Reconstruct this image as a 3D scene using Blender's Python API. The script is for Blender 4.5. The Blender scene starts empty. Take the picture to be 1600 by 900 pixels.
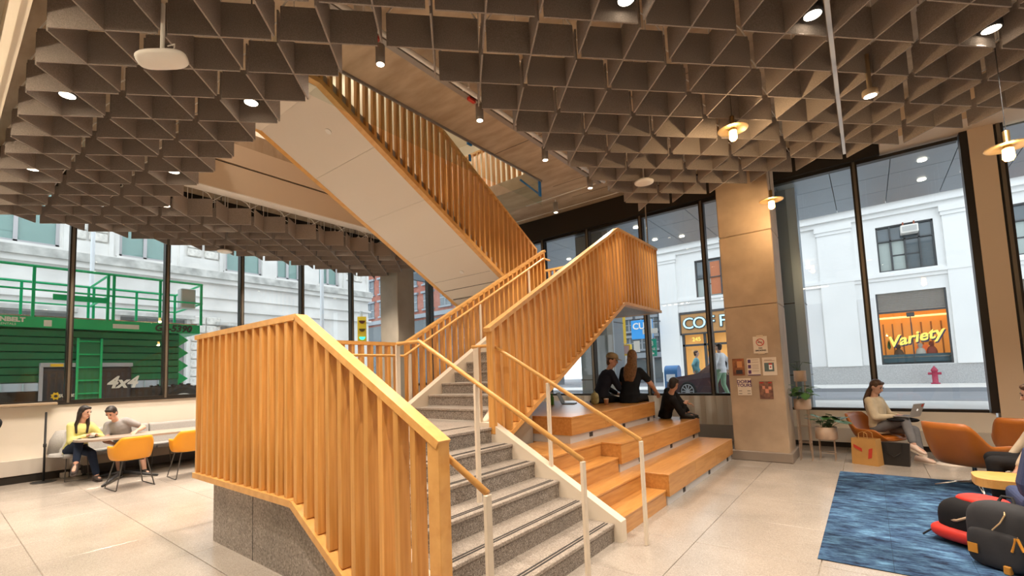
import bpy, math, random
from mathutils import Vector, Matrix
random.seed(7)
S = bpy.context.scene
COL = S.collection
R = math.radians

# ------------------------------------------------------------------ camera
def make_camera():
    ya, pi_, ro = R(38.7988), R(4.51499), R(-2.04905)
    w = Vector((-math.sin(ya)*math.cos(pi_), math.cos(ya)*math.cos(pi_), math.sin(pi_)))
    r = Vector((math.cos(ya), math.sin(ya), 0)); u = r.cross(w)
    c, s = math.cos(ro), math.sin(ro)
    r, u = c*r + s*u, -s*r + c*u
    cam = bpy.data.cameras.new('camera'); o = bpy.data.objects.new('camera', cam); COL.objects.link(o)
    m = Matrix((r, u, -w)).transposed().to_4x4(); m.translation = (0, 0, 1.6)
    o.matrix_world = m
    cam.sensor_fit = 'HORIZONTAL'; cam.sensor_width = 36
    cam.lens = 718.97/1600*36
    cam.shift_x = (800-775.61)/1600; cam.shift_y = (528.44-450)/1600
    cam.clip_start = 0.05; cam.clip_end = 300
    S.camera = o
make_camera()

# ------------------------------------------------------------------ world, exposure
W = bpy.data.worlds.new('overcast_sky'); S.world = W; W.use_nodes = True
bg = W.node_tree.nodes['Background']
bg.inputs[0].default_value = (0.86, 0.93, 1.0, 1); bg.inputs[1].default_value = 2.35
S.view_settings.view_transform = 'Standard'; S.view_settings.look = 'None'
S.view_settings.gamma = 1.0; S.view_settings.use_curve_mapping = False
S.view_settings.exposure = 0.0
DOWN_W = 330.0      # each recessed downlight
WARM = (1.0, 0.86, 0.71)

# ------------------------------------------------------------------ materials
MATS = {}
def nt(m): return m.node_tree.nodes, m.node_tree.links
def mat(name, col, rough=0.5, metal=0.0, var=0.0, scale=8.0, bump=0.0, emit=None, es=0.0, stretch=None, col2=None, rnd=0.0, spec=0.5, detail=6.0, coord='Object', coat=0.0):
    if name in MATS: return MATS[name]
    m = bpy.data.materials.new(name); m.use_nodes = True
    N, L = nt(m); b = N['Principled BSDF']
    b.inputs['Base Color'].default_value = (*col, 1); b.inputs['Roughness'].default_value = rough
    b.inputs['Metallic'].default_value = metal; b.inputs['Specular IOR Level'].default_value = spec
    if coat: b.inputs['Coat Weight'].default_value = coat
    if emit: b.inputs['Emission Color'].default_value = (*emit, 1); b.inputs['Emission Strength'].default_value = es
    if var or bump or col2:
        tc = N.new('ShaderNodeTexCoord'); mp = N.new('ShaderNodeMapping'); L.new(tc.outputs[coord], mp.inputs[0])
        if stretch: mp.inputs['Scale'].default_value = stretch
        if rnd:
            oi = N.new('ShaderNodeObjectInfo'); mul = N.new('ShaderNodeMath'); mul.operation = 'MULTIPLY'; mul.inputs[1].default_value = 37.0
            L.new(oi.outputs['Random'], mul.inputs[0]); L.new(mul.outputs[0], mp.inputs['Location'])
        nz = N.new('ShaderNodeTexNoise'); nz.inputs['Scale'].default_value = scale; nz.inputs['Detail'].default_value = detail
        L.new(mp.outputs[0], nz.inputs['Vector'])
        c2 = col2 if col2 else tuple(max(0, c*(1-var)) for c in col)
        c1 = col if col2 else tuple(min(1, c*(1+var)) for c in col)
        rp = N.new('ShaderNodeValToRGB'); rp.color_ramp.elements[0].position = 0.32; rp.color_ramp.elements[1].position = 0.68
        rp.color_ramp.elements[0].color = (*c2, 1); rp.color_ramp.elements[1].color = (*c1, 1)
        L.new(nz.outputs[0], rp.inputs[0])
        out = rp.outputs[0]
        if rnd:
            hv = N.new('ShaderNodeHueSaturation'); mr = N.new('ShaderNodeMapRange')
            mr.inputs['To Min'].default_value = 1-rnd; mr.inputs['To Max'].default_value = 1+rnd
            L.new(oi.outputs['Random'], mr.inputs[0]); L.new(mr.outputs[0], hv.inputs['Value']); L.new(out, hv.inputs['Color']); out = hv.outputs[0]
        L.new(out, b.inputs['Base Color'])
        if bump:
            bp = N.new('ShaderNodeBump'); bp.inputs['Strength'].default_value = bump; bp.inputs['Distance'].default_value = 0.02
            L.new(nz.outputs[0], bp.inputs['Height']); L.new(bp.outputs[0], b.inputs['Normal'])
    MATS[name] = m
    return m

def speckle(name, base, dark, light, rough, scale=160.0, rnd=0.04, cloud=0.12):
    """terrazzo: two chip colours in a ground, with slow clouding"""
    m = bpy.data.materials.new(name); m.use_nodes = True; N, L = nt(m); b = N['Principled BSDF']
    tc = N.new('ShaderNodeTexCoord'); geo = N.new('ShaderNodeNewGeometry')
    v = N.new('ShaderNodeTexVoronoi'); v.inputs['Scale'].default_value = scale; L.new(geo.outputs['Position'], v.inputs['Vector'])
    sp = N.new('ShaderNodeSeparateColor'); L.new(v.outputs['Color'], sp.inputs[0])
    rp = N.new('ShaderNodeValToRGB'); e = rp.color_ramp.elements
    e[0].position = 0.0; e[0].color = (*dark, 1); e[1].position = 1.0; e[1].color = (*light, 1)
    a = e.new(0.22); a.color = (*dark, 1); a = e.new(0.30); a.color = (*base, 1); a = e.new(0.78); a.color = (*base, 1); a = e.new(0.86); a.color = (*light, 1)
    L.new(sp.outputs[0], rp.inputs[0])
    n = N.new('ShaderNodeTexNoise'); n.inputs['Scale'].default_value = 1.3; n.inputs['Detail'].default_value = 5; L.new(geo.outputs['Position'], n.inputs['Vector'])
    mr = N.new('ShaderNodeMapRange'); mr.inputs['From Min'].default_value = .3; mr.inputs['From Max'].default_value = .7
    mr.inputs['To Min'].default_value = 1-cloud; mr.inputs['To Max'].default_value = 1+cloud; L.new(n.outputs[0], mr.inputs[0])
    oi = N.new('ShaderNodeObjectInfo'); m2 = N.new('ShaderNodeMapRange'); m2.inputs['To Min'].default_value = 1-rnd; m2.inputs['To Max'].default_value = 1+rnd
    L.new(oi.outputs['Random'], m2.inputs[0])
    mu = N.new('ShaderNodeMath'); mu.operation = 'MULTIPLY'; L.new(mr.outputs[0], mu.inputs[0]); L.new(m2.outputs[0], mu.inputs[1])
    hv = N.new('ShaderNodeHueSaturation'); L.new(rp.outputs[0], hv.inputs['Color']); L.new(mu.outputs[0], hv.inputs['Value'])
    L.new(hv.outputs[0], b.inputs['Base Color']); b.inputs['Roughness'].default_value = rough
    MATS[name] = m; return m

def glass(name, tint=(1, 1, 1), refl=0.07):
    m = bpy.data.materials.new(name); m.use_nodes = True; N, L = nt(m); N.remove(N['Principled BSDF'])
    t = N.new('ShaderNodeBsdfTransparent'); t.inputs[0].default_value = (*tint, 1)
    g = N.new('ShaderNodeBsdfGlossy'); g.inputs['Roughness'].default_value = 0.0
    fr = N.new('ShaderNodeFresnel'); ge = N.new('ShaderNodeNewGeometry'); io = N.new('ShaderNodeMapRange'); io.inputs['To Min'].default_value = 1.45; io.inputs['To Max'].default_value = 1/1.45
    L.new(ge.outputs['Backfacing'], io.inputs[0]); L.new(io.outputs[0], fr.inputs[0])
    mx = N.new('ShaderNodeMixShader'); L.new(fr.outputs[0], mx.inputs[0]); L.new(t.outputs[0], mx.inputs[1]); L.new(g.outputs[0], mx.inputs[2])
    L.new(mx.outputs[0], N['Material Output'].inputs[0]); MATS[name] = m; return m

def emis(name, col, s):
    m = bpy.data.materials.new(name); m.use_nodes = True; N, L = nt(m); b = N['Principled BSDF']
    b.inputs['Base Color'].default_value = (*col, 1); b.inputs['Emission Color'].default_value = (*col, 1); b.inputs['Emission Strength'].default_value = s
    MATS[name] = m; return m

WOOD = mat('oak_fins', (0.74, 0.385, 0.11), 0.42, var=0.0, col2=(0.58, 0.27, 0.06), scale=3.0, stretch=(14, 14, 0.9), rnd=0.10)
WOODR = mat('oak_rail', (0.76, 0.42, 0.13), 0.38, col2=(0.66, 0.33, 0.09), scale=4.0, stretch=(3, 3, 3), rnd=0.03)
WOODB = mat('oak_bleacher', (0.60, 0.30, 0.09), 0.28, col2=(0.47, 0.205, 0.05), scale=3.0, stretch=(10, 0.8, 10), rnd=0.05)
TILE = speckle('terrazzo_tile', (0.37, 0.325, 0.28), (0.32, 0.28, 0.24), (0.43, 0.385, 0.335), 0.20, scale=170)
GROUT = mat('grout', (0.66, 0.58, 0.48), 0.8)
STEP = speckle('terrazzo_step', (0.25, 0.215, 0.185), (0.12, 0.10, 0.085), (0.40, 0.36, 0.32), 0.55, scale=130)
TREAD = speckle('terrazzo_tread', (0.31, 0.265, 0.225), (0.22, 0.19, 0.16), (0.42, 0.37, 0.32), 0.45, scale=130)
STRIP = mat('grip_strip', (0.035, 0.032, 0.03), 0.7)
BEIGE = mat('painted_steel_beige', (0.70, 0.61, 0.49), 0.45)
PLAST = mat('plaster_white', (0.78, 0.71, 0.61), 0.7, var=0.03, scale=1.5)
SOFFIT = mat('soffit_panel', (0.74, 0.67, 0.58), 0.6)
FELT = mat('felt_brown', (0.30, 0.258, 0.232), 0.95, var=0.18, scale=120, bump=0.3, rnd=0.05, spec=0.1)
CONC = mat('concrete_warm', (0.42, 0.31, 0.21), 0.6, var=0.16, scale=2.2, bump=0.05)
CONCG = mat('concrete_grey', (0.36, 0.325, 0.28), 0.7, var=0.12, scale=2.5, bump=0.05)
PLINTH = speckle('plinth_terrazzo', (0.34, 0.30, 0.26), (0.24, 0.21, 0.18), (0.45, 0.40, 0.36), 0.6, scale=70, cloud=0.2)
SLAB = mat('concrete_slab', (0.52, 0.405, 0.285), 0.7, var=0.0, col2=(0.36, 0.265, 0.17), scale=1.6, stretch=(1, 3, 1), bump=0.05)
DARK = mat('dark_bronze', (0.028, 0.024, 0.02), 0.4, metal=0.3)
BLACK = mat('black_metal', (0.02, 0.02, 0.022), 0.45)
ALU = mat('aluminium', (0.62, 0.63, 0.64), 0.4, metal=0.3)
STEEL = mat('steel', (0.55, 0.54, 0.52), 0.25, metal=1.0)
WHITE = mat('white_paint', (0.80, 0.77, 0.72), 0.5)
GLASS = glass('window_glass', (0.97, 0.985, 0.98))
GLASSG = glass('balustrade_glass', (0.93, 0.97, 0.95))
LAMP = emis('lamp_face', (1.0, 0.86, 0.66), 9.0)
BULB = emis('bulb_glow', (1.0, 0.55, 0.16), 14.0)
STRIPL = emis('led_strip', (1.0, 0.84, 0.62), 24.0)

# ------------------------------------------------------------------ mesh helpers
class MB:
    def __init__(s): s.v = []; s.f = []
    def add(s, vs, fs):
        n = len(s.v); s.v += [tuple(v) for v in vs]; s.f += [tuple(i+n for i in f) for f in fs]; return s
    def box(s, x0, x1, y0, y1, z0, z1):
        return s.add([(x0,y0,z0),(x1,y0,z0),(x1,y1,z0),(x0,y1,z0),(x0,y0,z1),(x1,y0,z1),(x1,y1,z1),(x0,y1,z1)],
                     [(0,3,2,1),(4,5,6,7),(0,1,5,4),(1,2,6,5),(2,3,7,6),(3,0,4,7)])
    def bbox(s, x0, x1, y0, y1, z0, z1, b=0.01):
        """box with chamfered edges"""
        x0, x1 = min(x0,x1), max(x0,x1); y0, y1 = min(y0,y1), max(y0,y1); z0, z1 = min(z0,z1), max(z0,z1)
        b = min(b, (x1-x0)*.45, (y1-y0)*.45, (z1-z0)*.45)
        def ring(z, i): return [(x0+i+b*0,y0+i+b,z),(x0+i+b,y0+i,z),(x1-i-b,y0+i,z),(x1-i,y0+i+b,z),(x1-i,y1-i-b,z),(x1-i-b,y1-i,z),(x0+i+b,y1-i,z),(x0+i,y1-i-b,z)]
        vs = ring(z0, b) + ring(z0+b, 0) + ring(z1-b, 0) + ring(z1, b); fs = [tuple(range(7,-1,-1)), tuple(range(24,32))]
        for k in range(3):
            for i in range(8): fs.append((k*8+i, k*8+(i+1)%8, k*8+8+(i+1)%8, k*8+8+i))
        return s.add(vs, fs)
    def prism(s, poly, fn, a, b):
        """poly: 2-D outline, fn(u,v,t)->xyz, extruded from t=a to t=b"""
        n = len(poly); vs = [fn(u,v,a) for u,v in poly] + [fn(u,v,b) for u,v in poly]
        fs = [tuple(range(n-1,-1,-1)), tuple(range(n,2*n))] + [(i,(i+1)%n,n+(i+1)%n,n+i) for i in range(n)]
        return s.add(vs, fs)
    def bar(s, p, q, wu, wv, up=(0,0,1)):
        """rectangular bar from p to q, wu wide sideways and wv along up"""
        p, q = Vector(p), Vector(q); d = (q-p).normalized(); up = Vector(up)
        a = d.cross(up)
        if a.length < 1e-4: a = d.cross(Vector((1,0,0)))
        a.normalize(); b = a.cross(d).normalized(); a *= wu/2; b *= wv/2
        vs = [p-a-b, p+a-b, p+a+b, p-a+b, q-a-b, q+a-b, q+a+b, q-a+b]
        return s.add(vs, [(0,1,2,3),(7,6,5,4),(0,4,5,1),(1,5,6,2),(2,6,7,3),(3,7,4,0)])
    def loft(s, rings, n=12, close=True):
        """rings: (centre, u-vector, v-vector)"""
        vs = []
        for c, a, b in rings:
            c, a, b = Vector(c), Vector(a), Vector(b)
            for i in range(n):
                t = 2*math.pi*i/n; vs.append(c + a*math.cos(t) + b*math.sin(t))
        fs = []
        for k in range(len(rings)-1):
            for i in range(n): fs.append((k*n+i, k*n+(i+1)%n, (k+1)*n+(i+1)%n, (k+1)*n+i))
        if close: fs += [tuple(range(n-1,-1,-1)), tuple(range((len(rings)-1)*n, len(rings)*n))]
        return s.add(vs, fs)
    def tube(s, pts, r, n=8):
        pts = [Vector(p) for p in pts]; rings = []; m = len(pts); last = None
        for i, p in enumerate(pts):
            d = (pts[min(i+1,m-1)] - pts[max(i-1,0)]).normalized()
            if last is None:
                a = d.cross(Vector((0,0,1)));
                if a.length < 1e-3: a = d.cross(Vector((1,0,0)))
            else: a = last - d*last.dot(d)
            a.normalize(); last = a; b = d.cross(a); rr = r[i] if isinstance(r, (list,tuple)) else r
            k = 1.0
            if 0 < i < m-1:
                c = (p-pts[i-1]).normalized().dot((pts[i+1]-p).normalized()); k = 1/max(.5, math.sqrt((1+c)/2))
            rings.append((p, a*rr*(1 if k<1.01 else 1), b*rr))
        return s.loft(rings, n)
    def caps(s, p, q, r0, r1, n=12, flat=1.0, side=None):
        """tapered capsule with round ends; flat<1 squashes it across 'side'"""
        p, q = Vector(p), Vector(q); d = q-p; L = d.length; d = d/L if L > 1e-6 else Vector((0,0,1))
        a = Vector(side) if side is not None else d.cross(Vector((0.3,0.9,0.2)))
        a = a - d*a.dot(d)
        if a.length < 1e-4: a = d.cross(Vector((1,0,0)))
        a.normalize(); b = d.cross(a); rings = []
        for t in (-85,-60,-30,0):
            c = math.cos(R(t)); rings.append((p + d*r0*math.sin(R(t)), a*r0*c, b*r0*c*flat))
        for t in (0,30,60,85):
            c = math.cos(R(t)); rings.append((q + d*r1*math.sin(R(t)), a*r1*c, b*r1*c*flat))
        return s.loft(rings, n)
    def ell(s, c, a, b, e, n=14, m=9):
        """ellipsoid with axis vectors a,b,e"""
        c, a, b, e = Vector(c), Vector(a), Vector(b), Vector(e); rings = []
        for k in range(m):
            t = -math.pi/2 + math.pi*(k+.35)/(m-.3); rings.append((c + e*math.sin(t), a*math.cos(t), b*math.cos(t)))
        return s.loft(rings, n)
    def lathe(s, prof, c=(0,0,0), n=24, close=True):
        return s.loft([((c[0],c[1],c[2]+z), (r,0,0), (0,r,0)) for r, z in prof], n, close)
    def xf(s, M, i0=0):
        s.v[i0:] = [tuple(M @ Vector(v)) for v in s.v[i0:]]; return s
    def mesh(s, name, m=None, smooth=False):
        me = bpy.data.meshes.new(name); me.from_pydata(s.v, [], s.f); me.update()
        if m: me.materials.append(m)
        if smooth:
            for p in me.polygons: p.use_smooth = True
        return me
    def build(s, name, m, parent=None, smooth=False, world=False, label=None, off=None):
        if world and parent is not None:
            o = origin(parent); s.v = [(v[0]-o.x, v[1]-o.y, v[2]-o.z) for v in s.v]
        return obj(name, s.mesh(name, m, smooth), parent, label)
def origin(o):
    p = Vector((0,0,0))
    while o is not None: p = p + o.location; o = o.parent
    return p
def obj(name, me, parent=None, label=None, loc=None):
    o = bpy.data.objects.new(name, me); COL.objects.link(o); o.parent = parent
    if label: o['label'] = label
    if loc is not None: o.location = loc
    return o
def tag(o, label=None, cat=None, group=None, kind=None):
    if label: o['label'] = label
    if cat: o['category'] = cat
    if group: o['group'] = group
    if kind: o['kind'] = kind
    return o
def thing(name, label, cat, loc=(0,0,0), rz=0, group=None):
    o = obj(name, None); o.location = loc; o.rotation_euler = (0,0,rz); o.empty_display_size = .2
    return tag(o, label, cat, group)
def struct(name, mb_or_none, m=None, label=None, smooth=False):
    o = mb_or_none.build(name, m, None, smooth) if mb_or_none else obj(name, None)
    o['kind'] = 'structure'
    if label: o['label'] = label
    return o
def inst(me, name, parent, loc, rz=0, sc=None):
    """place a shared mesh at a world position under parent (parents unrotated)"""
    o = obj(name, me, parent); p = origin(parent) if parent else Vector((0,0,0))
    o.location = Vector(loc) - p; o.rotation_euler = (0,0,rz)
    if sc: o.scale = sc
    return o
TMP = bpy.data.scenes.new('workbench')
def evaluated_mesh(o):
    TMP.collection.objects.link(o); vl = TMP.view_layers[0]; vl.update()
    return bpy.data.meshes.new_from_object(o.evaluated_get(vl.depsgraph))
def text_mesh(body, size, m, ext=0.004, shear=0.0, bold=0.0):
    cu = bpy.data.curves.new('lettering', 'FONT'); cu.body = body; cu.size = size; cu.extrude = ext; cu.shear = shear; cu.offset = bold
    cu.align_x = 'CENTER'; cu.align_y = 'CENTER'; cu.resolution_u = 3
    t = bpy.data.objects.new('lettering', cu); me = evaluated_mesh(t)
    bpy.data.objects.remove(t); bpy.data.curves.remove(cu); me.materials.clear(); me.materials.append(m); return me
def text(body, size, loc, rot, m, parent, name='lettering', ext=0.004, shear=0.0, bold=0.0):
    o = obj(name, text_mesh(body, size, m, ext, shear, bold), parent)
    o.location = Vector(loc) - (origin(parent) if parent else Vector((0,0,0))); o.rotation_euler = rot; return o
FACE_NY = (R(90), 0, 0)          # lettering that faces -Y
FACE_PX = (R(90), 0, R(90))      # lettering that faces +X
def lamp(kind, name, loc, power, color, parent, radius=0.05, spot=100, blend=0.6):
    l = bpy.data.lights.new(name, kind); l.energy = power; l.color = color; l.shadow_soft_size = radius
    if kind == 'SPOT': l.spot_size = R(spot); l.spot_blend = blend
    o = bpy.data.objects.new(name, l); COL.objects.link(o); o.parent = parent
    o.location = Vector(loc) - (origin(parent) if parent else Vector((0,0,0))); return o
# ================================================================== SETTING
# ---- floor: terrazzo tiles 0.95 m
fl = struct('floor', MB().box(-12.0, 5.6, -4.0, 11.1, -0.12, -0.014), GROUT, 'pale terrazzo tiled floor')
TS = 0.95
tile_me = MB().bbox(0.0025, TS-0.0025, 0.0025, TS-0.0025, -0.02, 0.0, 0.003).mesh('tile', TILE)
ix0, iy0 = -0.42, 0.71
for i in range(-12, 6):
    for j in range(-5, 11):
        x, y = ix0 + i*TS, iy0 + j*TS
        if x < -12.2 or x > 4.8 or y > 10.6: continue
        if x < -11.9: continue
        inst(tile_me, 'tile', fl, (x, y, 0))

# ---- left wall (street side), X = -11.8
wl = struct('wall_left', MB().box(-12.0, -11.8, -4.0, 11.0, 0.0, 1.33), PLAST, 'low cream plaster wall under the left windows')
MB().box(-12.0, -11.76, -4.0, 11.0, 1.33, 1.36).build('window_sill', DARK, wl)
struct('trim_1', MB().box(-11.8, -11.70, -4.0, 1.75, 0.14, 0.40), mat('heater_cover', (0.56, 0.51, 0.45), 0.5), 'grey heater cover along the foot of the left wall')
struct('baseboard_left', MB().box(-11.8, -11.72, -4.0, 11.0, 0.0, 0.12), DARK, 'dark recessed base of the left wall')
struct('trim_2', MB().bbox(-11.8, -11.62, -0.6, 1.55, 1.335, 1.385, .008), mat('ledge_brown', (0.36, 0.27, 0.18), 0.5), 'brown ledge on the left sill')
def window(n, ax, v, a, b, z0, z1, mull, label):
    """bay a..b; mull: the mullion belonging to the a side. ax 0 = plane X=v, 1 = plane Y=v"""
    w = struct('window_%d' % n, None, None, label)
    def bx(m, u0, u1, d0, d1, q0, q1):
        if ax == 0: m.box(v+d0, v+d1, u0, u1, q0, q1)
        else: m.box(u0, u1, v+d0, v+d1, q0, q1)
        return m
    s = -1 if ax == 0 else 1      # outwards
    d = sorted((0.0, s*0.16)); bx(MB(), a-mull/2, a+mull/2, d[0], d[1], z0, z1).build('mullion', DARK, w)
    d = sorted((-s*0.02, 0.0)); bx(MB(), a-mull*0.2, a+mull*0.2, d[0], d[1], z0, z1).build('mullion_cap', mat('bronze_cap', (0.20, 0.17, 0.13), 0.35, metal=.5), w)
    d = sorted((0.0, s*0.14)); m = MB(); bx(m, a+mull/2, b-mull/2, d[0], d[1], z0, z0+0.05); bx(m, a+mull/2, b-mull/2, d[0], d[1], z1-0.06, z1); m.build('frame', DARK, w)
    d = sorted((s*0.075, s*0.085)); bx(MB(), a+mull/2, b-mull/2, d[0], d[1], z0+.05, z1-.06).build('pane', GLASS, w)
    return w
wn = 1
for k in range(-3, 7):
    a = 1.71 + 1.55*k; b = a + 1.55
    if b > 11: b = 10.98
    window(wn, 0, -11.8, a, b, 1.36, 5.40, 0.09, 'tall bronze-framed window bay on the left street wall'); wn += 1
struct('wall_left_upper', MB().box(-12.0, -11.8, -4.0, 11.2, 5.40, 6.0), DARK)

# ---- back wall, Y = 11
wb = struct('wall_back', MB().box(-12.0, -1.9, 11.0, 11.2, 0.0, 0.965).box(-1.9, 1.55, 11.0, 11.2, 0.0, 0.685), PLAST, 'low cream wall under the back windows')
pt = MB()
for k in range(42): pt.box(-11.6+k*0.232, -11.6+k*0.232+0.10, 10.992, 11.0, 0.14, 0.96)
pt.build('batten_panel', mat('batten_cream', (0.70, 0.60, 0.48), 0.55), wb)
struct('baseboard_back', MB().box(-12.0, -1.9, 10.93, 11.0, 0.0, 0.33), mat('base_grey', (0.36, 0.33, 0.30), 0.5), 'grey heater cover at the foot of the back wall')
struct('trim_3', MB().box(-1.9, 5.5, 10.90, 11.0, 0.10, 0.36), MATS['heater_cover'], 'pale heater cover under the right back window')
struct('trim_4', MB().box(-1.9, 5.5, 10.95, 11.0, 0.0, 0.10), DARK)
for a, b in zip([-11.8, -9.9, -8.47, -7.03, -5.61, -4.15], [-9.9, -8.47, -7.03, -5.61, -4.15, -2.72]):
    window(wn, 1, 11.0, a, b, 0.965, 5.40, 0.10, 'tall bronze-framed bay of the back window wall'); wn += 1
window(wn, 1, 11.0, -2.72, -1.9, 0.965, 5.40, 0.10, 'narrow bay of the back window wall beside the concrete column'); wn += 1
window(wn, 1, 11.0, -1.9, 0.06, 0.685, 5.40, 0.10, 'wide bay of the back window wall behind the seated laptop user'); wn += 1
window(wn, 1, 11.0, 0.06, 1.53, 0.685, 5.40, 0.10, 'bay of the back window wall facing the shop across the street'); wn += 1
MB().box(1.50, 1.60, 10.97, 11.16, 0.685, 5.5).build('jamb', DARK, wb)
MB().box(1.60, 1.90, 10.95, 11.2, 0.0, 6.0).build('pilaster', mat('plaster_tan', (0.72, 0.56, 0.40), 0.7), wb)
window(wn, 1, 11.0, 1.96, 5.4, 0.685, 5.6, 0.12, 'window bay at the right edge of the back wall'); wn += 1
struct('wall_back_fascia', MB().box(-12.0, 0.45, 10.9, 11.2, 5.40, 6.0), DARK)
struct('wall_back_bulkhead', MB().box(0.45, 5.5, 10.4, 11.2, 5.45, 6.0), MATS['plaster_tan'])
# ---- walls out of sight that close the room
struct('wall_rear', MB().box(-12.0, 5.6, -4.2, -4.0, 0, 6.0), PLAST)
struct('wall_right', MB().box(5.5, 5.7, -4.2, 11.2, 0, 6.0), PLAST)

# ---- concrete slab with the stair opening; the storey above
OX0, OX1, OY0, OY1 = -8.75, -5.50, 2.85, 8.72
sl = MB()
sl.box(OX1, 5.7, -4.2, 11.2, 6.0, 6.3).box(-12.0, OX0, -4.2, 11.2, 6.0, 6.3).box(OX0, OX1, -4.2, OY0, 6.0, 6.3).box(OX0, OX1, OY1, 11.2, 6.0, 6.3)
ce = struct('ceiling', sl, SLAB, 'board-marked concrete slab with an opening for the stair')
MB().box(OX1-0.03, OX1, OY0, OY1, 5.96, 6.42).build('slab_edge_plate', mat('edge_steel', (0.30, 0.28, 0.26), 0.5, metal=.4), ce)
j = MB()
for x in (-3.7, -2.5): j.box(x-.006, x+.006, 7.0, 11.0, 5.995, 6.001)
for y in (7.0, 9.2, 10.1): j.box(-5.5, -1.0, y-.006, y+.006, 5.995, 6.001)
j.build('board_joint', mat('joint_dark', (0.16, 0.13, 0.10), .8), ce)
up = MB().box(-12.0, 5.7, -4.2, 11.2, 9.3, 9.4).box(-12.1, -12.0, -4.2, 11.2, 6.3, 9.4).box(5.6, 5.7, -4.2, 11.2, 6.3, 9.4).box(-12, 5.7, -4.3, -4.2, 6.3, 9.4).box(-12, 5.7, 11.1, 11.2, 6.3, 9.4)
struct('wall_upper_storey', up, PLAST)
# bulkhead at the left side of the opening
bh = struct('ceiling_bulkhead', MB().box(-9.0, OX0, 2.5, 8.9, 5.62, 6.0).box(-9.0, OX0, 2.5, 8.9, 5.08, 5.585), mat('bulkhead_tan', (0.66, 0.54, 0.40), 0.65), 'tan bulkhead with a dark slot beside the upper stair')
MB().box(-8.98, OX0-0.05, 2.5, 8.9, 5.585, 5.62).build('slot', STRIP, bh)
MB().box(-9.02, OX0+0.012, 2.5, 8.9, 5.062, 5.08).build('edge_trim', WHITE, bh)
# bulkhead with the linear light, along X at Y = 0.3
lb = struct('ceiling_cove', MB().box(-11.8, 3.0, -0.55, 0.02, 4.62, 4.95).box(-11.8, 3.0, 0.30, 0.36, 4.66, 4.95).box(-11.8, 3.0, 0.36, 0.42, 4.68, 4.78), mat('cove_cream', (0.74, 0.66, 0.54), 0.5), 'cream ceiling cove with a bright linear light')
MB().box(-11.8, 3.0, 0.02, 0.30, 4.88, 4.95).build('cove_back', MATS['cove_cream'], lb)
MB().box(-11.7, -0.9, 0.08, 0.22, 4.60, 4.63).box(-11.7, -11.6, .13, .17, 4.63, 4.9).box(-6.0, -5.9, .13, .17, 4.63, 4.9).box(-1.0, -.9, .13, .17, 4.63, 4.9).build('light_carrier', MATS['cove_cream'], lb)
MB().box(-11.6, -1.0, 0.10, 0.20, 4.57, 4.60).build('light_strip', STRIPL, lb)

# ---- columns
c1 = thing('concrete_column', 'square concrete column with posters taped to it', 'column', (-1.52, 9.2, 0))
for z0, z1 in ((0.0, 2.62), (2.625, 3.88), (3.885, 5.3), (5.305, 6.0)):
    MB().bbox(-1.92, -1.10, 8.85, 9.62, z0, z1, .012).build('shaft_lift', CONC, c1, world=True)
MB().bbox(-1.96, -1.06, 8.81, 9.66, 0.0, 0.16, .01).build('base', mat('column_base', (0.26, 0.21, 0.17), .5), c1, world=True)
c2 = thing('concrete_column', 'bare grey concrete column in the far corner behind the stair', 'column', (-10.75, 8.7, 0))
MB().bbox(-11.15, -10.35, 8.42, 9.05, 0, 6.0, .015).build('shaft', mat('concrete_corner', (0.33, 0.29, 0.235), .75, var=.10, scale=2), c2, world=True)
MB().bbox(-11.19, -10.31, 8.38, 9.09, 0, 0.16, .01).build('base', MATS['column_base'], c2, world=True)

# ---- felt baffles: X-shaped modules on a lattice turned 45 degrees to the room
SX, SY, BX, BY = 0.632, 0.662, -0.36, 0.83
half = 0.4576*0.915; th = 0.016; ang = math.atan2(SY, SX)
pan_me = MB().bbox(-half, half, -th/2, th/2, 0, 0.32, 0.002).mesh('panel', FELT)
hm = MB()
for s in (-1, 1):
    hm.tube([(s*half*.97, 0, .315), (s*half*.80, 0, .42), (0, 0, .62)], 0.008, 5)
hm.tube([(0,0,.30), (0,0,1.40)], 0.006, 5)
hang_me = hm.mesh('hanger', WHITE)
def zone(i, j):
    x, y = BX+SX*i, BY+SY*j
    if j <= 2: return -17 <= i <= 3
    if i >= -4: return i <= 4
    return i <= -14
for i in range(-17, 5):
    for j in range(0, 12):
        if not zone(i, j): continue
        x, y = BX+SX*i, BY+SY*j
        if j <= 2 and i > -4 + j + 3: continue            # out of the frame, over the camera
        if i >= 0 and j < 4: continue
        t = thing('ceiling_baffle', 'cross-shaped brown felt baffle, one of many hung in the ceiling grid', 'ceiling baffle', (x, y, 4.60), 0, 'felt ceiling baffles')
        p = inst(pan_me, 'panel', t, (x, y, 4.60), ang); q = inst(pan_me, 'panel', t, (x, y, 4.60), -ang)
        h = inst(hang_me, 'hanger', t, (x, y, 4.60), ang)
def snap(x, y):
    best = None
    for i in range(-18, 6):
        for j in range(-1, 13):
            for dx, dy in ((.5, 0), (0, .5)):
                c = (BX+SX*(i+dx), BY+SY*(j+dy)); d = (c[0]-x)**2+(c[1]-y)**2
                if best is None or d < best[0]: best = (d, c)
    return best[1]
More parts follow.
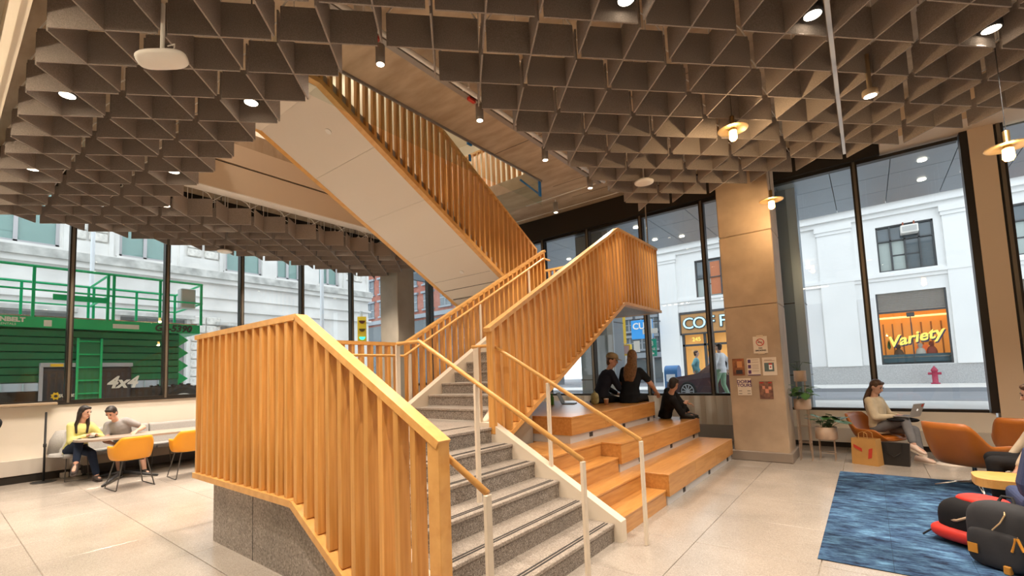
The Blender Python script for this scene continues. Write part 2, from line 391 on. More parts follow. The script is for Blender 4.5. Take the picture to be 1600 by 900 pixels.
# ================================================================== STAIRCASE
RISE, RUN = 0.166, 0.291
st = thing('staircase', 'oak and terrazzo staircase rising in three flights through the ceiling', 'staircase', (-3.4, 2.0, 0))
L1Z = 6*RISE
AX = lambda k: -1.97 - RUN*(k-1)          # nosing of step k (1..6) of the lower flight
AY0, AY1 = 2.10, 4.12
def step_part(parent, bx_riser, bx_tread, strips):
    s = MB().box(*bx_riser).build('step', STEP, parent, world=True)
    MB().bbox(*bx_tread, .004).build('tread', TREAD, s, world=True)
    g = MB()
    for q in strips: g.box(*q)
    if strips: g.build('grip_strip', STRIP, s, world=True)
    return s
fa = MB().prism([(-5.39, 0), (-2.52, 0), (-3.62, .63), (-5.39, .63)], lambda u, v, t: (u, t, v), 1.93, 4.16).build('plinth', PLINTH, st, world=True)
MB().box(-3.05, -3.045, 1.927, 1.93, 0, .30).box(-4.48, -4.475, 1.927, 1.93, 0, .63).build('plinth_joint', STRIP, fa, world=True)
for k in range(1, 7):
    x = AX(k); z = RISE*k
    xb = AX(k+1)-0.0 if k < 6 else x-0.34
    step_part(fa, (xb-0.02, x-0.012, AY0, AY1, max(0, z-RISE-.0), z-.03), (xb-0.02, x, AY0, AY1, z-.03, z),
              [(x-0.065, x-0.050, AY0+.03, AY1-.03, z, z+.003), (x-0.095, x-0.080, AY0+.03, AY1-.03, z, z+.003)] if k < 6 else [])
# landing 1
L1 = MB().bbox(-5.56, AX(6)-.30, 1.95, 4.52, L1Z-.20, L1Z, .005).build('landing', TREAD, st, world=True)
# stringers of the lower flight (right: wide beige plate; left: inside the guard)
def xz(u, v, t): return (u, t, v)
def yz(u, v, t): return (t, u, v)
sr = [(-1.905, 0), (-1.905, .19), (-3.44, 1.045), (-3.66, 1.045), (-3.66, .70), (-2.3, 0)]
MB().prism(sr, xz, AY1, AY1+.115).build('stringer', BEIGE, st, world=True)
MB().prism([(-1.985, 0), (-1.985, .17), (-3.50, 1.03), (-3.75, 1.03), (-3.75, .66), (-2.45, 0)], xz, AY0-.07, AY0).build('stringer', BEIGE, st, world=True)
# ---- guards
FIN_T, FIN_D = 0.050, 0.090
finx_me = MB().bbox(-FIN_T/2, FIN_T/2, -FIN_D/2, FIN_D/2, 0, 1, .003).mesh('baluster', WOOD)    # guard running along X
finy_me = MB().bbox(-FIN_D/2, FIN_D/2, -FIN_T/2, FIN_T/2, 0, 1, .003).mesh('baluster', WOOD)    # guard running along Y
def interp(line, u):
    for (a, za), (b, zb) in zip(line, line[1:]):
        lo, hi = min(a, b), max(a, b)
        if lo-1e-6 <= u <= hi+1e-6: return za + (zb-za)*(u-a)/(b-a)
    return line[-1][1] if abs(u-line[-1][0]) < abs(u-line[0][0]) else line[0][1]
def guard(ax, v, top, bot, us, railw=0.10, railh=0.05, bandh=0.055, band=True, name='guard'):
    """slatted oak guard in plane X=v (ax 0) or Y=v (ax 1); top/bot: lines of (u,z)"""
    f = (lambda u, z: (v, u, z)) if ax == 0 else (lambda u, z: (u, v, z))
    m = MB()
    for (a, za), (b, zb) in zip(top, top[1:]):
        d = .03*(1 if b > a else -1)
        m.bar(f(a, za-railh/2), f(b, zb-railh/2), railw, railh)
    g = m.build(name, WOODR, st, world=True)
    if band:
        m = MB()
        for (a, za), (b, zb) in zip(bot, bot[1:]): m.bar(f(a, za-bandh/2), f(b, zb-bandh/2), railw+.03, bandh)
        m.build('bottom_band', WOODR, g, world=True)
    me = finy_me if ax == 0 else finx_me
    for u in us:
        z0 = max(0.0, interp(bot, u)); z1 = interp(top, u) - railh*.5
        inst(me, 'baluster', g, f(u, z0), 0, (1, 1, z1-z0))
    return g
def frange(a, b, n): return [a+(b-a)*i/(n-1) for i in range(n)]
# lower flight + landing 1, front (Y = 1.895)
topA = [(-5.74, 2.145), (-3.555, 2.145), (-1.945, 1.235)]
botA = [(-5.70, .675), (-3.60, .675), (-2.40, .0)]
GA = guard(1, 1.895, topA, botA, frange(-5.66, -3.56, 15) + [-3.405, -3.25, -3.095, -2.94, -2.785, -2.63, -2.475, -2.32, -2.165])
MB().bbox(-2.035, -1.94, 1.85, 1.94, 0, 1.225, .003).build('end_post', WOODR, GA, world=True)
# landing 1, far left side (X = -5.66)
guard(0, -5.66, [(1.88, 2.145), (4.62, 2.145)], [(1.88, .675), (4.62, .675)], frange(2.05, 4.55, 17))
# ---- flight 2
NB = 12
BYn = lambda k: 4.50 + RUN*(k-1)
L2Z = L1Z + NB*RISE
BX0, BX1 = -5.22, -3.68
fb = MB().prism([(4.24, 0.0), (5.05, 0.0), (5.05, 1.08), (7.95, 2.80), (7.95, 2.93), (4.45, .98), (4.24, .98)], yz, BX0-.12, -3.50).build('flight_carcass', CONCG, st, world=True)
for k in range(1, NB+1):
    y = BYn(k); z = L1Z + RISE*k; yb = BYn(k+1)
    step_part(fb, (BX0, BX1, y+.012, yb+.02, z-RISE-.02, z-.03), (BX0, BX1, y, yb+.02, z-.03, z), [])
MB().prism([(4.36, L1Z), (4.36, 1.16), (7.90, 3.20), (7.90, 2.9), (4.6, L1Z)], yz, BX0-.12, BX0).build('stringer', BEIGE, st, world=True)
MB().prism([(4.24, L1Z), (4.24, 1.05), (4.36, 1.16), (7.90, 3.20), (7.90, 2.9), (4.6, L1Z)], yz, BX1, BX1+.10).build('stringer', BEIGE, st, world=True)
# landing 2
L2 = MB().bbox(-7.75, -3.46, 7.80, 9.80, L2Z-.20, L2Z, .005).build('landing', TREAD, st, world=True)
MB().box(-7.75, -3.36, 7.93, 9.84, 2.79, 2.815).build('landing_soffit', WHITE, L2, world=True)
# right guard of flight 2 and landing 2 (X = -3.42)
topB = [(4.08, 2.145), (7.86, 4.20), (9.87, 4.20)]
botB = [(4.40, .92), (7.97, 2.84), (9.85, 2.84)]
GB = guard(0, -3.42, topB, botB, [4.14, 4.28] + frange(4.44, 9.80, 37))
# left guard of flight 2 (X = -5.50)
guard(0, -5.50, [(4.60, 2.145), (8.66, 4.36)], [(4.60, 1.0), (8.66, 3.2)], frange(4.64, 8.60, 27), railw=.09)
# landing 2: far guard (Y = 9.8) and inner guard seen over flight 2
guard(1, 9.80, [(-7.70, 4.20), (-3.42, 4.20)], [(-7.70, 2.84), (-3.42, 2.84)], frange(-7.62, -3.60, 27))
# ---- flight 3 (returns towards the camera on the left)
CX0, CX1 = -7.62, -5.78
cl = lambda y: 2.80 + (8.95-y)*0.541       # soffit line
CT = 3.36
fc = MB().prism([(8.95, 2.80), (8.95, 3.0), (3.30, 6.10), (2.80, 6.25), (2.80, 5.82), (CT, 5.82)], yz, CX0+.02, CX1-.02).build('flight_carcass', CONCG, st, world=True)
ys = [8.95, 7.55, 6.43, 5.385, 4.335, CT]
for a, b in zip(ys, ys[1:]):
    za, zb = cl(a)-.012, cl(b)-.012
    MB().prism([(a-.004, za), (b+.004, zb), (b+.004, zb-.02), (a-.004, za-.02)], yz, CX0+.05, CX1-.05).build('soffit_panel', SOFFIT, fc, world=True)
MB().box(CX0+.05, CX1-.05, 2.80, CT, 5.79, 5.81).build('soffit_panel', SOFFIT, fc, world=True)
for x, y in ((-6.35, 3.85), (-6.55, 7.05)):
    d = MB().lathe([(.05, 0), (.05, .012)], (0,0,0), 16); o = d.build('soffit_disc', WHITE, fc)
    o.location = Vector((x, y, cl(y)-.045)) - origin(fc); o.rotation_euler = (R(-28.4), 0, 0)
for k in range(1, 19):
    y = 8.66 - RUN*(k-1); z = L2Z + RISE*k
    if z > 6.2: break
    step_part(fc, (CX0+.1, CX1-.1, y-RUN-.02, y-.012, z-.10, z-.03), (CX0+.1, CX1-.1, y-RUN-.02, y, z-.03, z), [])
topC = [(8.75, 4.45), (8.63, 4.52), (5.96, 6.04), (3.2, 7.60), (2.6, 7.70)]
botC = [(8.95, 2.845), (CT, 5.87), (2.85, 5.90)]
us = frange(8.72, 2.92, 39)
guard(0, CX1, topC, botC, us, railw=.08, bandh=.075)
guard(0, CX0, topC, botC, us, railw=.08, bandh=.075)
# guards of the floor above, round the opening
guard(1, OY1+.10, [(-8.7, 7.4), (-5.45, 7.4)], [(-8.7, 6.26), (-5.45, 6.26)], frange(-8.6, -5.55, 20))
# glass screen and its steel channel at the slab opening, still with its blue tape
gs = MB().box(-5.535, -5.525, 2.6, 8.70, 5.42, 5.98).build('glass_screen', GLASSG, st, world=True)
MB().box(-8.6, -5.525, 8.70, 8.71, 5.50, 5.98).build('glass_screen', GLASSG, st, world=True)
TAPE = mat('blue_tape', (0.02, 0.22, 0.62), .6)
for q in ((-5.55, -5.52, 8.62, 8.70, 5.62, 5.96), (-5.55, -5.52, 6.22, 6.34, 5.93, 5.99), (-5.55, -5.52, 6.26, 6.30, 5.62, 5.74)):
    MB().box(*q).build('blue_tape', TAPE, gs, world=True)
MB().bar((-5.52, 8.66, 5.64), (-5.75, 8.2, 5.93), .03, .03).build('blue_tape', TAPE, gs, world=True)
# ---- round oak handrails on flat beige posts
def handrail(pts, posts, r=.021):
    h = MB().tube(pts, r, 10).build('handrail', WOODR, st, True, world=True)
    for (x, y, z0, z1) in posts:
        MB().bbox(x-.013, x+.013, y-.024, y+.024, z0, z1-.012, .003).build('post', BEIGE, h, world=True)
HZ = lambda x: 0.945 + (-1.70-x)*0.571
handrail([(-1.70, 4.20, .945), (-3.44, 4.20, 1.945), (-3.76, 4.20, 1.945)], [(-1.70, 4.20, 0, .95), (-2.68, 4.18, .60, HZ(-2.68)), (-3.64, 4.18, 1.03, 1.945)])
handrail([(-1.70, 3.08, .945), (-3.46, 3.08, 1.955), (-3.80, 3.08, 1.955)], [(-1.70, 3.08, 0, .95), (-2.73, 3.08, .48, HZ(-2.73)), (-3.80, 3.08, L1Z, 1.955)])
handrail([(-1.70, 1.985, .945), (-3.46, 1.985, 1.95), (-5.5, 1.985, 1.95)], [(-1.70, 1.985, 0, .95), (-4.6, 1.985, L1Z, 1.95)])
handrail([(-5.42, 2.0, 1.93), (-5.42, 4.52, 1.93), (-5.42, 8.5, 4.12), (-5.42, 8.75, 4.12)], [(-5.42, 4.62, L1Z, 1.97), (-5.42, 6.3, 2.1, 2.90), (-5.42, 7.9, 2.9, 3.78)])
MB().bbox(-3.80, -3.72, 4.25, 4.31, L1Z, 1.93, .004).build('newel_post', BEIGE, st, world=True)
MB().tube([(-3.52, 9.72, 2.8), (-3.52, 9.72, 6.0)], .018, 8).build('hanger_rod', STEEL, st, True, world=True)

# ================================================================== BLEACHER SEATING
bl = thing('bleacher_seating', 'stepped oak bleacher seating beside the staircase', 'bleacher', (-2.6, 6.5, 0))
def tier(x0, x1, y0, y1, z, kick, zb):
    """oak tier: body, top boards, recessed aluminium kick strip"""
    b = MB().box(x0, x1-.02, y0+.003, y1-.003, zb+kick, z-.025).build('tier_body', WOODB, bl, world=True)
    MB().bbox(x0, x1, y0, y1, z-.025, z, .003).build('seat_board', WOODB, b, world=True)
    n = 3; L = (y1-y0)/n
    for i in range(n): MB().bbox(x1-.02, x1-.004, y0+i*L+.0015, y0+(i+1)*L-.0015, zb+kick, z-.026, .001).build('face_panel', WOODB, b, world=True)
    if kick:
        k = MB().box(x0+.02, x1-.035, y0+.01, y1-.01, zb, zb+kick).build('kick_strip', ALU, b, world=True)
        so = MB()
        for t in (.18, .55, .9): so.box(x1-.035, x1-.031, y0+(y1-y0)*t, y0+(y1-y0)*t+.09, zb+.025, zb+kick-.02)
        so.build('socket', STRIP, k, world=True)
    return b
tier(-3.40, -1.92, 5.52, 8.74, .36, .105, 0)
tier(-3.40, -2.42, 5.36, 8.70, .71, .10, .36)
tier(-4.95, -2.92, 5.06, 7.92, 1.04, .10, .71)
MB().box(-4.95, -3.40, 5.06, 8.70, 0, .71).build('tier_core', WOODB, bl, world=True)
# narrow walking steps between the stair and the tiers
for x1, z in ((-1.96, .18), (-2.21, .36), (-2.46, .54), (-2.68, .71)):
    s = MB().box(-3.44, x1-.01, 4.245, 5.52 if z < .5 else 5.36, 0, z-.022).build('walking_step', WOODB, bl, world=True)
    MB().bbox(-3.44, x1, 4.245, 5.52 if z < .5 else 5.36, z-.022, z, .003).build('step_board', WOODB, s, world=True)
# ================================================================== LAMPS
def downlight(x, y, z=4.70, power=None, lb='unseen black cylinder downlight added as fill above the camera'):
    t = thing('downlight', lb, 'downlight', (x, y, z), 0, 'ceiling downlights')
    MB().lathe([(.075, .0), (.082, .0), (.082, .13), (.03, .14), (.0295, .0 + .14)], (0, 0, 0), 18).build('housing', BLACK, t, True)
    MB().lathe([(.068, -.002), (.068, .004)], (0, 0, 0), 18).build('lens', LAMP, t)
    MB().tube([(0, 0, .14), (0, 0, 6.0-z)], .008, 6).build('stem', BLACK, t)
    lamp('SPOT', 'beam', (x, y, z-.012), DOWN_W if power is None else power, WARM, t, .06, 105, .6)
    return t
seen = []
for x, y, q in [(-6.364,.83,'nearest the linear light cove'),(-5.1,2.154,'left of the white stair soffit'),(-8.892,.83,'at the left edge, second along the cove'),(-7.628,2.154,'above the left seating, near the bulkhead end'),(-9.208,2.485,'behind the bulkhead corner'),(-10.788,2.154,'against the left windows over the couple'),
    (-9.524,3.478,'under the tan bulkhead'),(-10.788,4.802,'by the third left window'),(-9.524,6.126,'deep in the far left baffles'),(-10.472,7.119,'nearest the far corner column'),(-.15,4.86,'in the right baffles at the top edge'),(1.15,6.24,'at the upper right corner'),(-1.35,3.58,'at the top edge right of centre'),(-9.208,7.119,'farthest back beside the stair soffit')]:
    c = (x, y)
    downlight(*c, power=DOWN_W*(1.6 if c[0] < -4 else 1.1), lb='black cylinder downlight '+q)
for x, y, p in [(-1.6, .9, 1.6), (.6, 2.6, .8), (2.5, 4.9, 1.0), (1.0, .5, .6), (-2.9, .2, 1.8), (2.6, 7.4, 2.0), (-7.0, -1.5, 1.7), (-4.0, -1.5, 1.8), (-1.0, -1.5, 1.2), (2.0, -1.5, .6), (-10.0, -1.5, 1.6)]:  # out-of-view downlights added as fill for the room
    c = snap(x, y)
    downlight(*c, power=DOWN_W*p)
for x, y in ((-7.2, 1.8), (-6.6, 10.0), (-9.8, 6.0)):  # unseen lamps added to light the stair opening from upstairs
    t = thing('upstairs_fill_lamp', 'unseen globe fill lamp added on the floor above the stair', 'lamp', (x, y, 8.6), 0, 'added fill lamps of the floor above')
    MB().ell((0, 0, 0), (.16, 0, 0), (0, .16, 0), (0, 0, .16)).build('globe', LAMP, t, True); MB().tube([(0, 0, .15), (0, 0, .7)], .01, 6).build('stem', BLACK, t)
    lamp('POINT', 'glow', (x, y, 8.35), 150, WARM, t, .12)
def track_head(x, y, lb, ln=.24):
    t = thing('track_spotlight', lb, 'spotlight', (x, y, 5.42), 0, 'spotlights on the slab conduit')
    MB().lathe([(.05, 0), (.058, 0), (.058, ln), (.02, ln+.01)], (0, 0, 0), 16).build('housing', mat('grey_metal', (.30, .27, .24), .4, metal=.4), t, True)
    MB().lathe([(.046, -.002), (.046, .004)], (0, 0, 0), 16).build('lens', LAMP, t)
    MB().tube([(0, 0, ln), (0, 0, .315)], .012, 6).build('stem', WHITE, t)
    lamp('SPOT', 'beam', (x, y, 5.41), DOWN_W*1.1, WARM, t, .05, 120, .8)
for x, y, q in ((-4.35, 3.343, 'at the top near the stair head, nearest of the row'), (-4.27, 5.10, 'second along the conduit under the slab'), (-4.25, 6.875, 'third along the conduit under the slab'), (-4.25, 8.6, 'at the far end of the conduit by the baffles'), (-5.55, 9.35, 'on the cross pipe beyond the stair opening')):
    track_head(x, y, 'grey cylinder spotlight '+q)
cd = thing('lighting_conduit', 'white conduit run with spotlights below the concrete slab', 'conduit', (-4.3, 6.0, 5.78))
MB().tube([(-4.27, 2.4, 5.77), (-4.25, 9.3, 5.77)], .034, 10).build('pipe', WHITE, cd, True, world=True)
MB().box(-4.42, -4.33, 2.4, 9.3, 5.76, 5.80).build('channel', mat('grey_metal', (.3,.27,.24)), cd, world=True)
MB().tube([(-4.25, 9.3, 5.80), (-6.4, 9.35, 5.80)], .014, 6).build('pipe', WHITE, cd, True, world=True)
MB().tube([(-1.2, 10.3, 5.86), (-8.0, 10.3, 5.86)], .012, 6).build('pipe', WHITE, cd, True, world=True)
for y in (3.0, 4.8, 6.6, 8.4): MB().box(-4.36, -4.2, y-.015, y+.015, 5.77, 6.0).build('clamp', WHITE, cd, world=True)
for y in (3.2, 4.95): MB().box(-4.38, -4.33, y, y+.14, 5.72, 5.78).build('red_tape', mat('red_tape', (.6, .05, .03), .6), cd, world=True)
BRASS = mat('brass', (.55, .36, .14), .3, metal=.9)
def pendant(x, y, z, r, label):
    t = thing('pendant_lamp', label, 'pendant lamp', (x, y, z), 0, 'disc pendant lamps')
    MB().lathe([(.02, .075), (r, .055), (r+.004, .05), (r, .046), (.02, .062)], (0, 0, 0), 32).build('disc_shade', mat('brushed_brass_disc', (.45, .31, .15), .35, metal=.8), t, True)
    MB().lathe([(.012, .22), (.026, .21), (.026, .09), (.034, .08), (.034, .04), (.02, .03)], (0, 0, 0), 16).build('socket', BRASS, t, True)
    MB().lathe([(.015, .045), (.042, .03), (.046, -.06), (.03, -.085), (.0, -.09)], (0, 0, 0), 16).build('bulb', BULB, t, True)
    MB().tube([(0, 0, .2), (0, 0, 6.0-z)], .004, 5).build('cord', BLACK, t)
    lamp('POINT', 'glow', (x, y, z-.12), 40, (1, .68, .36), t, .05)
pendant(-1.06, 6.02, 4.40, .165, 'glowing disc pendant lamp just under the felt baffles')
pendant(-1.00, 8.30, 4.14, .165, 'disc pendant lamp hanging in front of the concrete column')
pendant(1.225, 6.6, 3.60, .165, 'disc pendant lamp at the right edge by the tan pilaster')
# ceiling devices
t = thing('wifi_access_point', 'white rounded wireless access point hanging from a stem among the baffles', 'access point', (-4.35, 1.13, 4.28))
rr = []
for z, k in ((0, .82), (.012, .95), (.03, 1), (.045, .95), (.055, .7)): rr.append((k, z))
m = MB()
for k, z in rr: pass
def squircle(cx, cy, a, b, n=28, e=3.2):
    o = []
    for i in range(n):
        t_ = 2*math.pi*i/n; c, s_ = math.cos(t_), math.sin(t_)
        o.append((cx + a*math.copysign(abs(c)**(2/e), c), cy + b*math.copysign(abs(s_)**(2/e), s_)))
    return o
vs = []; n = 28
for k, z in rr: vs += [(x, y, z) for x, y in squircle(0, 0, .19*k, .085*k)]
fs = [tuple(range(n-1, -1, -1)), tuple(range((len(rr)-1)*n, len(rr)*n))]
for k in range(len(rr)-1):
    for i in range(n): fs.append((k*n+i, k*n+(i+1) % n, (k+1)*n+(i+1) % n, (k+1)*n+i))
m.add(vs, fs); ap = m.build('case', WHITE, t, True); 
_n = (Vector((4.35, -1.1, -2.7)).normalized()*.45 + Vector((0, 0, -1))*.55).normalized(); _x = Vector((.72, .62, -.34)); _x = (_x - _n*_x.dot(_n)).normalized(); _y = (-_n).cross(_x)
ap.rotation_euler = Matrix((_x, _y, -_n)).transposed().to_euler()
MB().lathe([(.012, -.003), (.012, .001)], (-.09, .03, 0), 12).build('status_light', emis('status_blue', (.5, .75, 1), 2), t)
MB().tube([(0, 0, .05), (0, 0, .5)], .016, 8).build('stem', WHITE, t)
MB().tube([(.05, .03, .05), (.09, .06, .11), (.06, .07, .16), (.02, .03, .14)], .005, 5).build('cable', WHITE, t)
for x, y, lb in ((-2.55, 7.05, 'white oval ceiling speaker below the baffles near the back windows'), (-11.0, 4.1, 'white oval ceiling speaker under the far left baffles')):
    t = thing('ceiling_speaker', lb, 'speaker', (x, y, 4.53))
    MB().lathe([(.10, 0), (.145, .015), (.15, .035), (.11, .06), (.03, .07)], (0, 0, 0), 24).build('case', WHITE, t, True)
    MB().tube([(0, 0, .06), (0, 0, 1.4)], .012, 6).build('stem', WHITE, t)
t = thing('stem_spotlight', 'white bell spotlight on a tan stem among the right baffles', 'spotlight', (.228, 6.07, 4.35))
MB().lathe([(.06, 0), (.07, .01), (.068, .06), (.035, .075), (.022, .08), (.022, .45)], (0, 0, 0), 18).build('housing', mat('tan_metal', (.45, .34, .22), .4), t, True)
MB().lathe([(.055, -.002), (.055, .003)], (0, 0, 0), 16).build('lens', LAMP, t)
lamp('SPOT', 'beam', (.228, 6.07, 4.34), DOWN_W*1.3, WARM, t, .06, 115, .6)

lr = thing('ceiling_rail', 'pale straight rail running through the gap between the right baffles', 'ceiling rail', (-.04, 6.3, 4.63))
MB().box(-.058, -.022, 4.0, 8.35, 4.64, 4.70).build('profile', mat('rail_pale', (.62, .66, .72), .35, metal=.3), lr, world=True)
for y in (4.4, 6.3, 8.2): MB().tube([(-.04, y, 4.70), (-.04, y, 6.0)], .005, 5).build('suspension', STEEL, lr, world=True)
# ================================================================== OUTSIDE
GZ = 0.60
struct('ground_back_sidewalk', MB().box(-60, 40, 11.2, 15.4, GZ-.3, GZ), mat('sidewalk', (.62, .61, .59), .8, var=.06, scale=1.2), 'pale concrete sidewalk outside the back windows')
struct('ground_road', MB().box(-60, 40, 15.4, 22.0, GZ-.3, GZ-.12), mat('asphalt', (.20, .21, .23), .8, var=.1, scale=.8), 'asphalt street')
struct('ground_far_sidewalk', MB().box(-20, 40, 22.0, 26.0, GZ-.3, GZ), MATS['sidewalk'])
struct('ground_side_street', MB().box(-60, -20, 22.0, 60, GZ-.3, GZ-.06).box(-20, -9, 26.0, 60, GZ-.3, GZ-.06), MATS['asphalt'])
struct('ground_left_road', MB().box(-21, -12.0, -30, 11.2, GZ-.3, GZ), mat('concrete_road', (.45, .45, .44), .8, var=.08, scale=1))
struct('ground_left_sidewalk', MB().box(-24, -21, -30, 17.2, GZ-.3, GZ+.12), MATS['sidewalk'])
struct('ground_kerb', MB().box(-60, 40, 15.25, 15.42, GZ-.3, GZ+.01).box(-20, 40, 21.95, 22.1, GZ-.3, GZ+.01), mat('kerb', (.30, .31, .33), .7))
# ---- canopy outside the back windows
CAN = mat('canopy_panel', (.30, .36, .42), .35, metal=.35, rnd=.02, var=.02)
cn = thing('entrance_canopy', 'blue-grey panelled canopy soffit outside the back windows', 'canopy', (-3, 11.2, 5.45))
MB().box(-14, 6, 11.2, 14.6, 5.50, 5.95).build('core', mat('canopy_gap', (.03, .035, .04), .6), cn, world=True)
me = MB().bbox(.006, .944, .006, 1.114, -.02, .045, .003).mesh('panel', CAN)
for i in range(-14, 7):
    for k in range(3): inst(me, 'panel', cn, (-.33+.95*i, 11.22+1.12*k, 5.45))
for x, y in ((1.18, 13.2), (-4.65, 13.45), (-7.65, 13.6), (-4.6, 11.9), (-3.95, 13.7), (1.1, 11.9), (-9.5, 13.4)):
    MB().lathe([(.07, 0), (.07, .01)], (x, y, 5.41), 16).build('soffit_light', LAMP, cn, world=True)
CLAD = mat('clad_panel', (.22, .27, .32), .4, metal=.3)
for x0, x1, y0, y1, lb in ((-1.50, -.98, 11.75, 12.35, 'blue-grey clad canopy column behind the concrete column'), (-6.30, -5.30, 11.6, 12.3, 'wide blue-grey clad pier outside behind the group on the bleacher')):
    t = thing('clad_column', lb, 'column', ((x0+x1)/2, (y0+y1)/2, GZ))
    MB().bbox(x0, x1, y0, y1, GZ, 5.46, .01).build('shaft', CLAD, t, world=True)
    MB().box(x0-.01, x1+.01, y0-.01, y1+.01, 2.9, 2.92).box(x0-.01, x1+.01, y0-.01, y1+.01, 1.35, 1.37).build('seam', DARK, t, world=True)
    MB().box(x1-.16, x1+.012, y0-.012, y0+.05, GZ, 5.46).build('corner_trim', mat('clad_light', (.42, .50, .58), .35, metal=.3), t, world=True)
# ---- white building across the back street, face at Y = 26
STN = mat('white_stone', (.80, .80, .79), .7, var=.03, scale=.7)
STN2 = mat('white_stone_shade', (.72, .72, .72), .7, var=.04, scale=.7)
GRAN = mat('granite_base', (.42, .42, .42), .6, var=.2, scale=30)
WFR = mat('window_dark_frame', (.055, .06, .065), .4)
WPN = mat('window_reflecting', (.10, .13, .15), .05, spec=.8)
WPL = mat('window_curtain', (.40, .46, .44), .3)
FY = 26.0
wbld = thing('white_stone_building', 'white stone building with shop windows across the street', 'building', (0, 26.5, GZ))
MB().box(-9.0, 14, FY+.9, 34, GZ, 14).build('core', STN2, wbld, world=True)
def wallpieces(parent, holes, x0, x1, z0, z1, y0, y1, m):
    """wall face with rectangular holes, cut into column strips"""
    xs = sorted({x0, x1, *[h[0] for h in holes], *[h[1] for h in holes]}); mb = MB()
    for a, b in zip(xs, xs[1:]):
        zs = [z0]
        for h in sorted(holes, key=lambda h: h[2]):
            if h[0] <= a+1e-6 and h[1] >= b-1e-6: zs += [h[2], h[3]]
        zs.append(z1)
        for k in range(0, len(zs), 2):
            if zs[k+1]-zs[k] > 1e-4: mb.box(a, b, y0, y1, zs[k], zs[k+1])
    return mb.build('wall', m, parent, world=True)
shop = [(.45, 2.68, 1.42, 4.50), (3.75, 6.0, 1.42, 4.50)]
coff = (-7.85, -3.0, GZ, 4.55)
up_w = [(.67, 2.52, 5.42, 7.42), (-6.95, -5.05, 5.32, 7.36), (4.25, 6.1, 5.42, 7.42)]
wallpieces(wbld, shop + [coff] + up_w, -9.0, 14, GZ, 14, FY, FY+.9, STN)
MB().box(-2.9, .45, FY-.06, FY, GZ, 1.40).box(.45, 14, FY-.06, FY, GZ, 1.40).build('granite_base', GRAN, wbld, world=True)
MB().box(-9.05, 14, FY-.12, FY, 5.20, 5.34).box(-9.05, 14, FY-.06, FY, 5.05, 5.20).build('string_course', STN, wbld, world=True)
for q in ((7.85, 8.05, .12), (8.05, 8.35, .28), (8.35, 8.75, .45)):
    MB().box(-9.05, 14, FY-q[2], FY, q[0], q[1]).build('cornice', STN, wbld, world=True)
for a, b in ((-1.45, -.22), (2.78, 3.62), (-4.7, -2.9), (-9.0, -7.95)):
    p = MB().box(a, b, FY-.10, FY, 1.40, 7.6).build('pilaster', STN, wbld, world=True)
    MB().box(a-.08, b+.08, FY-.20, FY, 7.6, 7.85).box(a-.04, b+.04, FY-.15, FY, 7.45, 7.6).build('capital', STN, p, world=True)
for a, b in ((-2.15, -1.5), (-.18, .40)): MB().box(a, b, FY-.02, FY, 1.42, 4.35).build('recess_panel', STN2, wbld, world=True)
ORANGE = emis('shop_glow_wall', (.62, .22, .04), .75); CREAML = emis('shop_light', (1.0, .62, .22), 1.7); BRN = emis('shop_brown_glow', (.28, .09, .02), .35)  # shop lighting put into the colours: wall, panelling and booth glow themselves
for (a, b, z0, z1), lt in ((shop[0], True), (shop[1], False)):
    w = MB().box(a, b, FY+.7, FY+.75, z0, 3.7).build('shop_back_wall', ORANGE, wbld, world=True)
    mm = MB()
    for k in range(7): mm.box(a+.15+k*.31, a+.2+k*.31, FY+.66, FY+.7, z0+.3, 3.2)
    mm.build('panelling', BRN, w, world=True)
    MB().box(a, b, FY+.1, FY+.7, 3.42, 3.46).build('lit_ceiling', CREAML, w, world=True)
    MB().box(a, b, FY+.3, FY+.62, z0, z0+.42).build('counter', mat('counter_teal', (.05, .12, .16), .4), w, world=True)
    MB().box(a+1.2, a+1.55, FY+.5, FY+.62, z0+.3, z0+.8).build('booth', emis('booth_red_glow', (.75, .15, .04), .5), w, world=True)
    MB().box(a+1.35, a+1.62, FY+.62, FY+.66, z0+.9, z0+1.2).build('picture', mat('picture_tan', (.4, .28, .12), .5), w, world=True)
    MB().box(a, b, FY+.30, FY+.34, z0, z0+.08).box(a, b, FY+.27, FY+.31, z0+.28, z0+.31).build('rail', STEEL, w, world=True)
    MB().box(a, b, FY+.10, FY+.11, z0, 3.66).build('pane', GLASS, w, world=True)
    MB().box(a+1.05, a+1.08, FY+.08, FY+.12, z0, 3.6).box(a+.95, a+1.2, FY+.06, FY+.12, 3.42, 3.6).build('door_stile', WFR, w, world=True)
    f = MB().box(a, a+.06, FY+.04, FY+.14, z0, z1).box(b-.06, b, FY+.04, FY+.14, z0, z1).box(a+.06, b-.06, FY+.04, FY+.14, 3.62, 3.70).box(a+.06, b-.06, FY+.04, FY+.14, z0, z0+.05).build('shop_frame', WFR, wbld, world=True)
    sm = MB().prism([(0, 0), (.10, .0), (.0, .055)], lambda u, v, t: (t, -u, v), 0, b-a-.12).mesh('louvre_slat', mat('louvre_bronze', (.55, .51, .47), .45))
    for k in range(15): inst(sm, 'louvre_slat', f, (a+.06, FY+.16, 3.71+k*.0525))
if True:
    v1 = text('Variety', .62, (1.55, FY+.07, 2.52), (R(90), R(-12), 0), mat('sign_yellow', (.85, .68, .12), .5, emit=(.85, .65, .12), es=.5), wbld, ext=.01, shear=.35, bold=.016)
    text('Variety', .62, (1.58, FY+.10, 2.47), (R(90), R(-12), 0), mat('sign_shadow', (.03, .03, .10), .5), wbld, ext=.01, shear=.35, bold=.02)
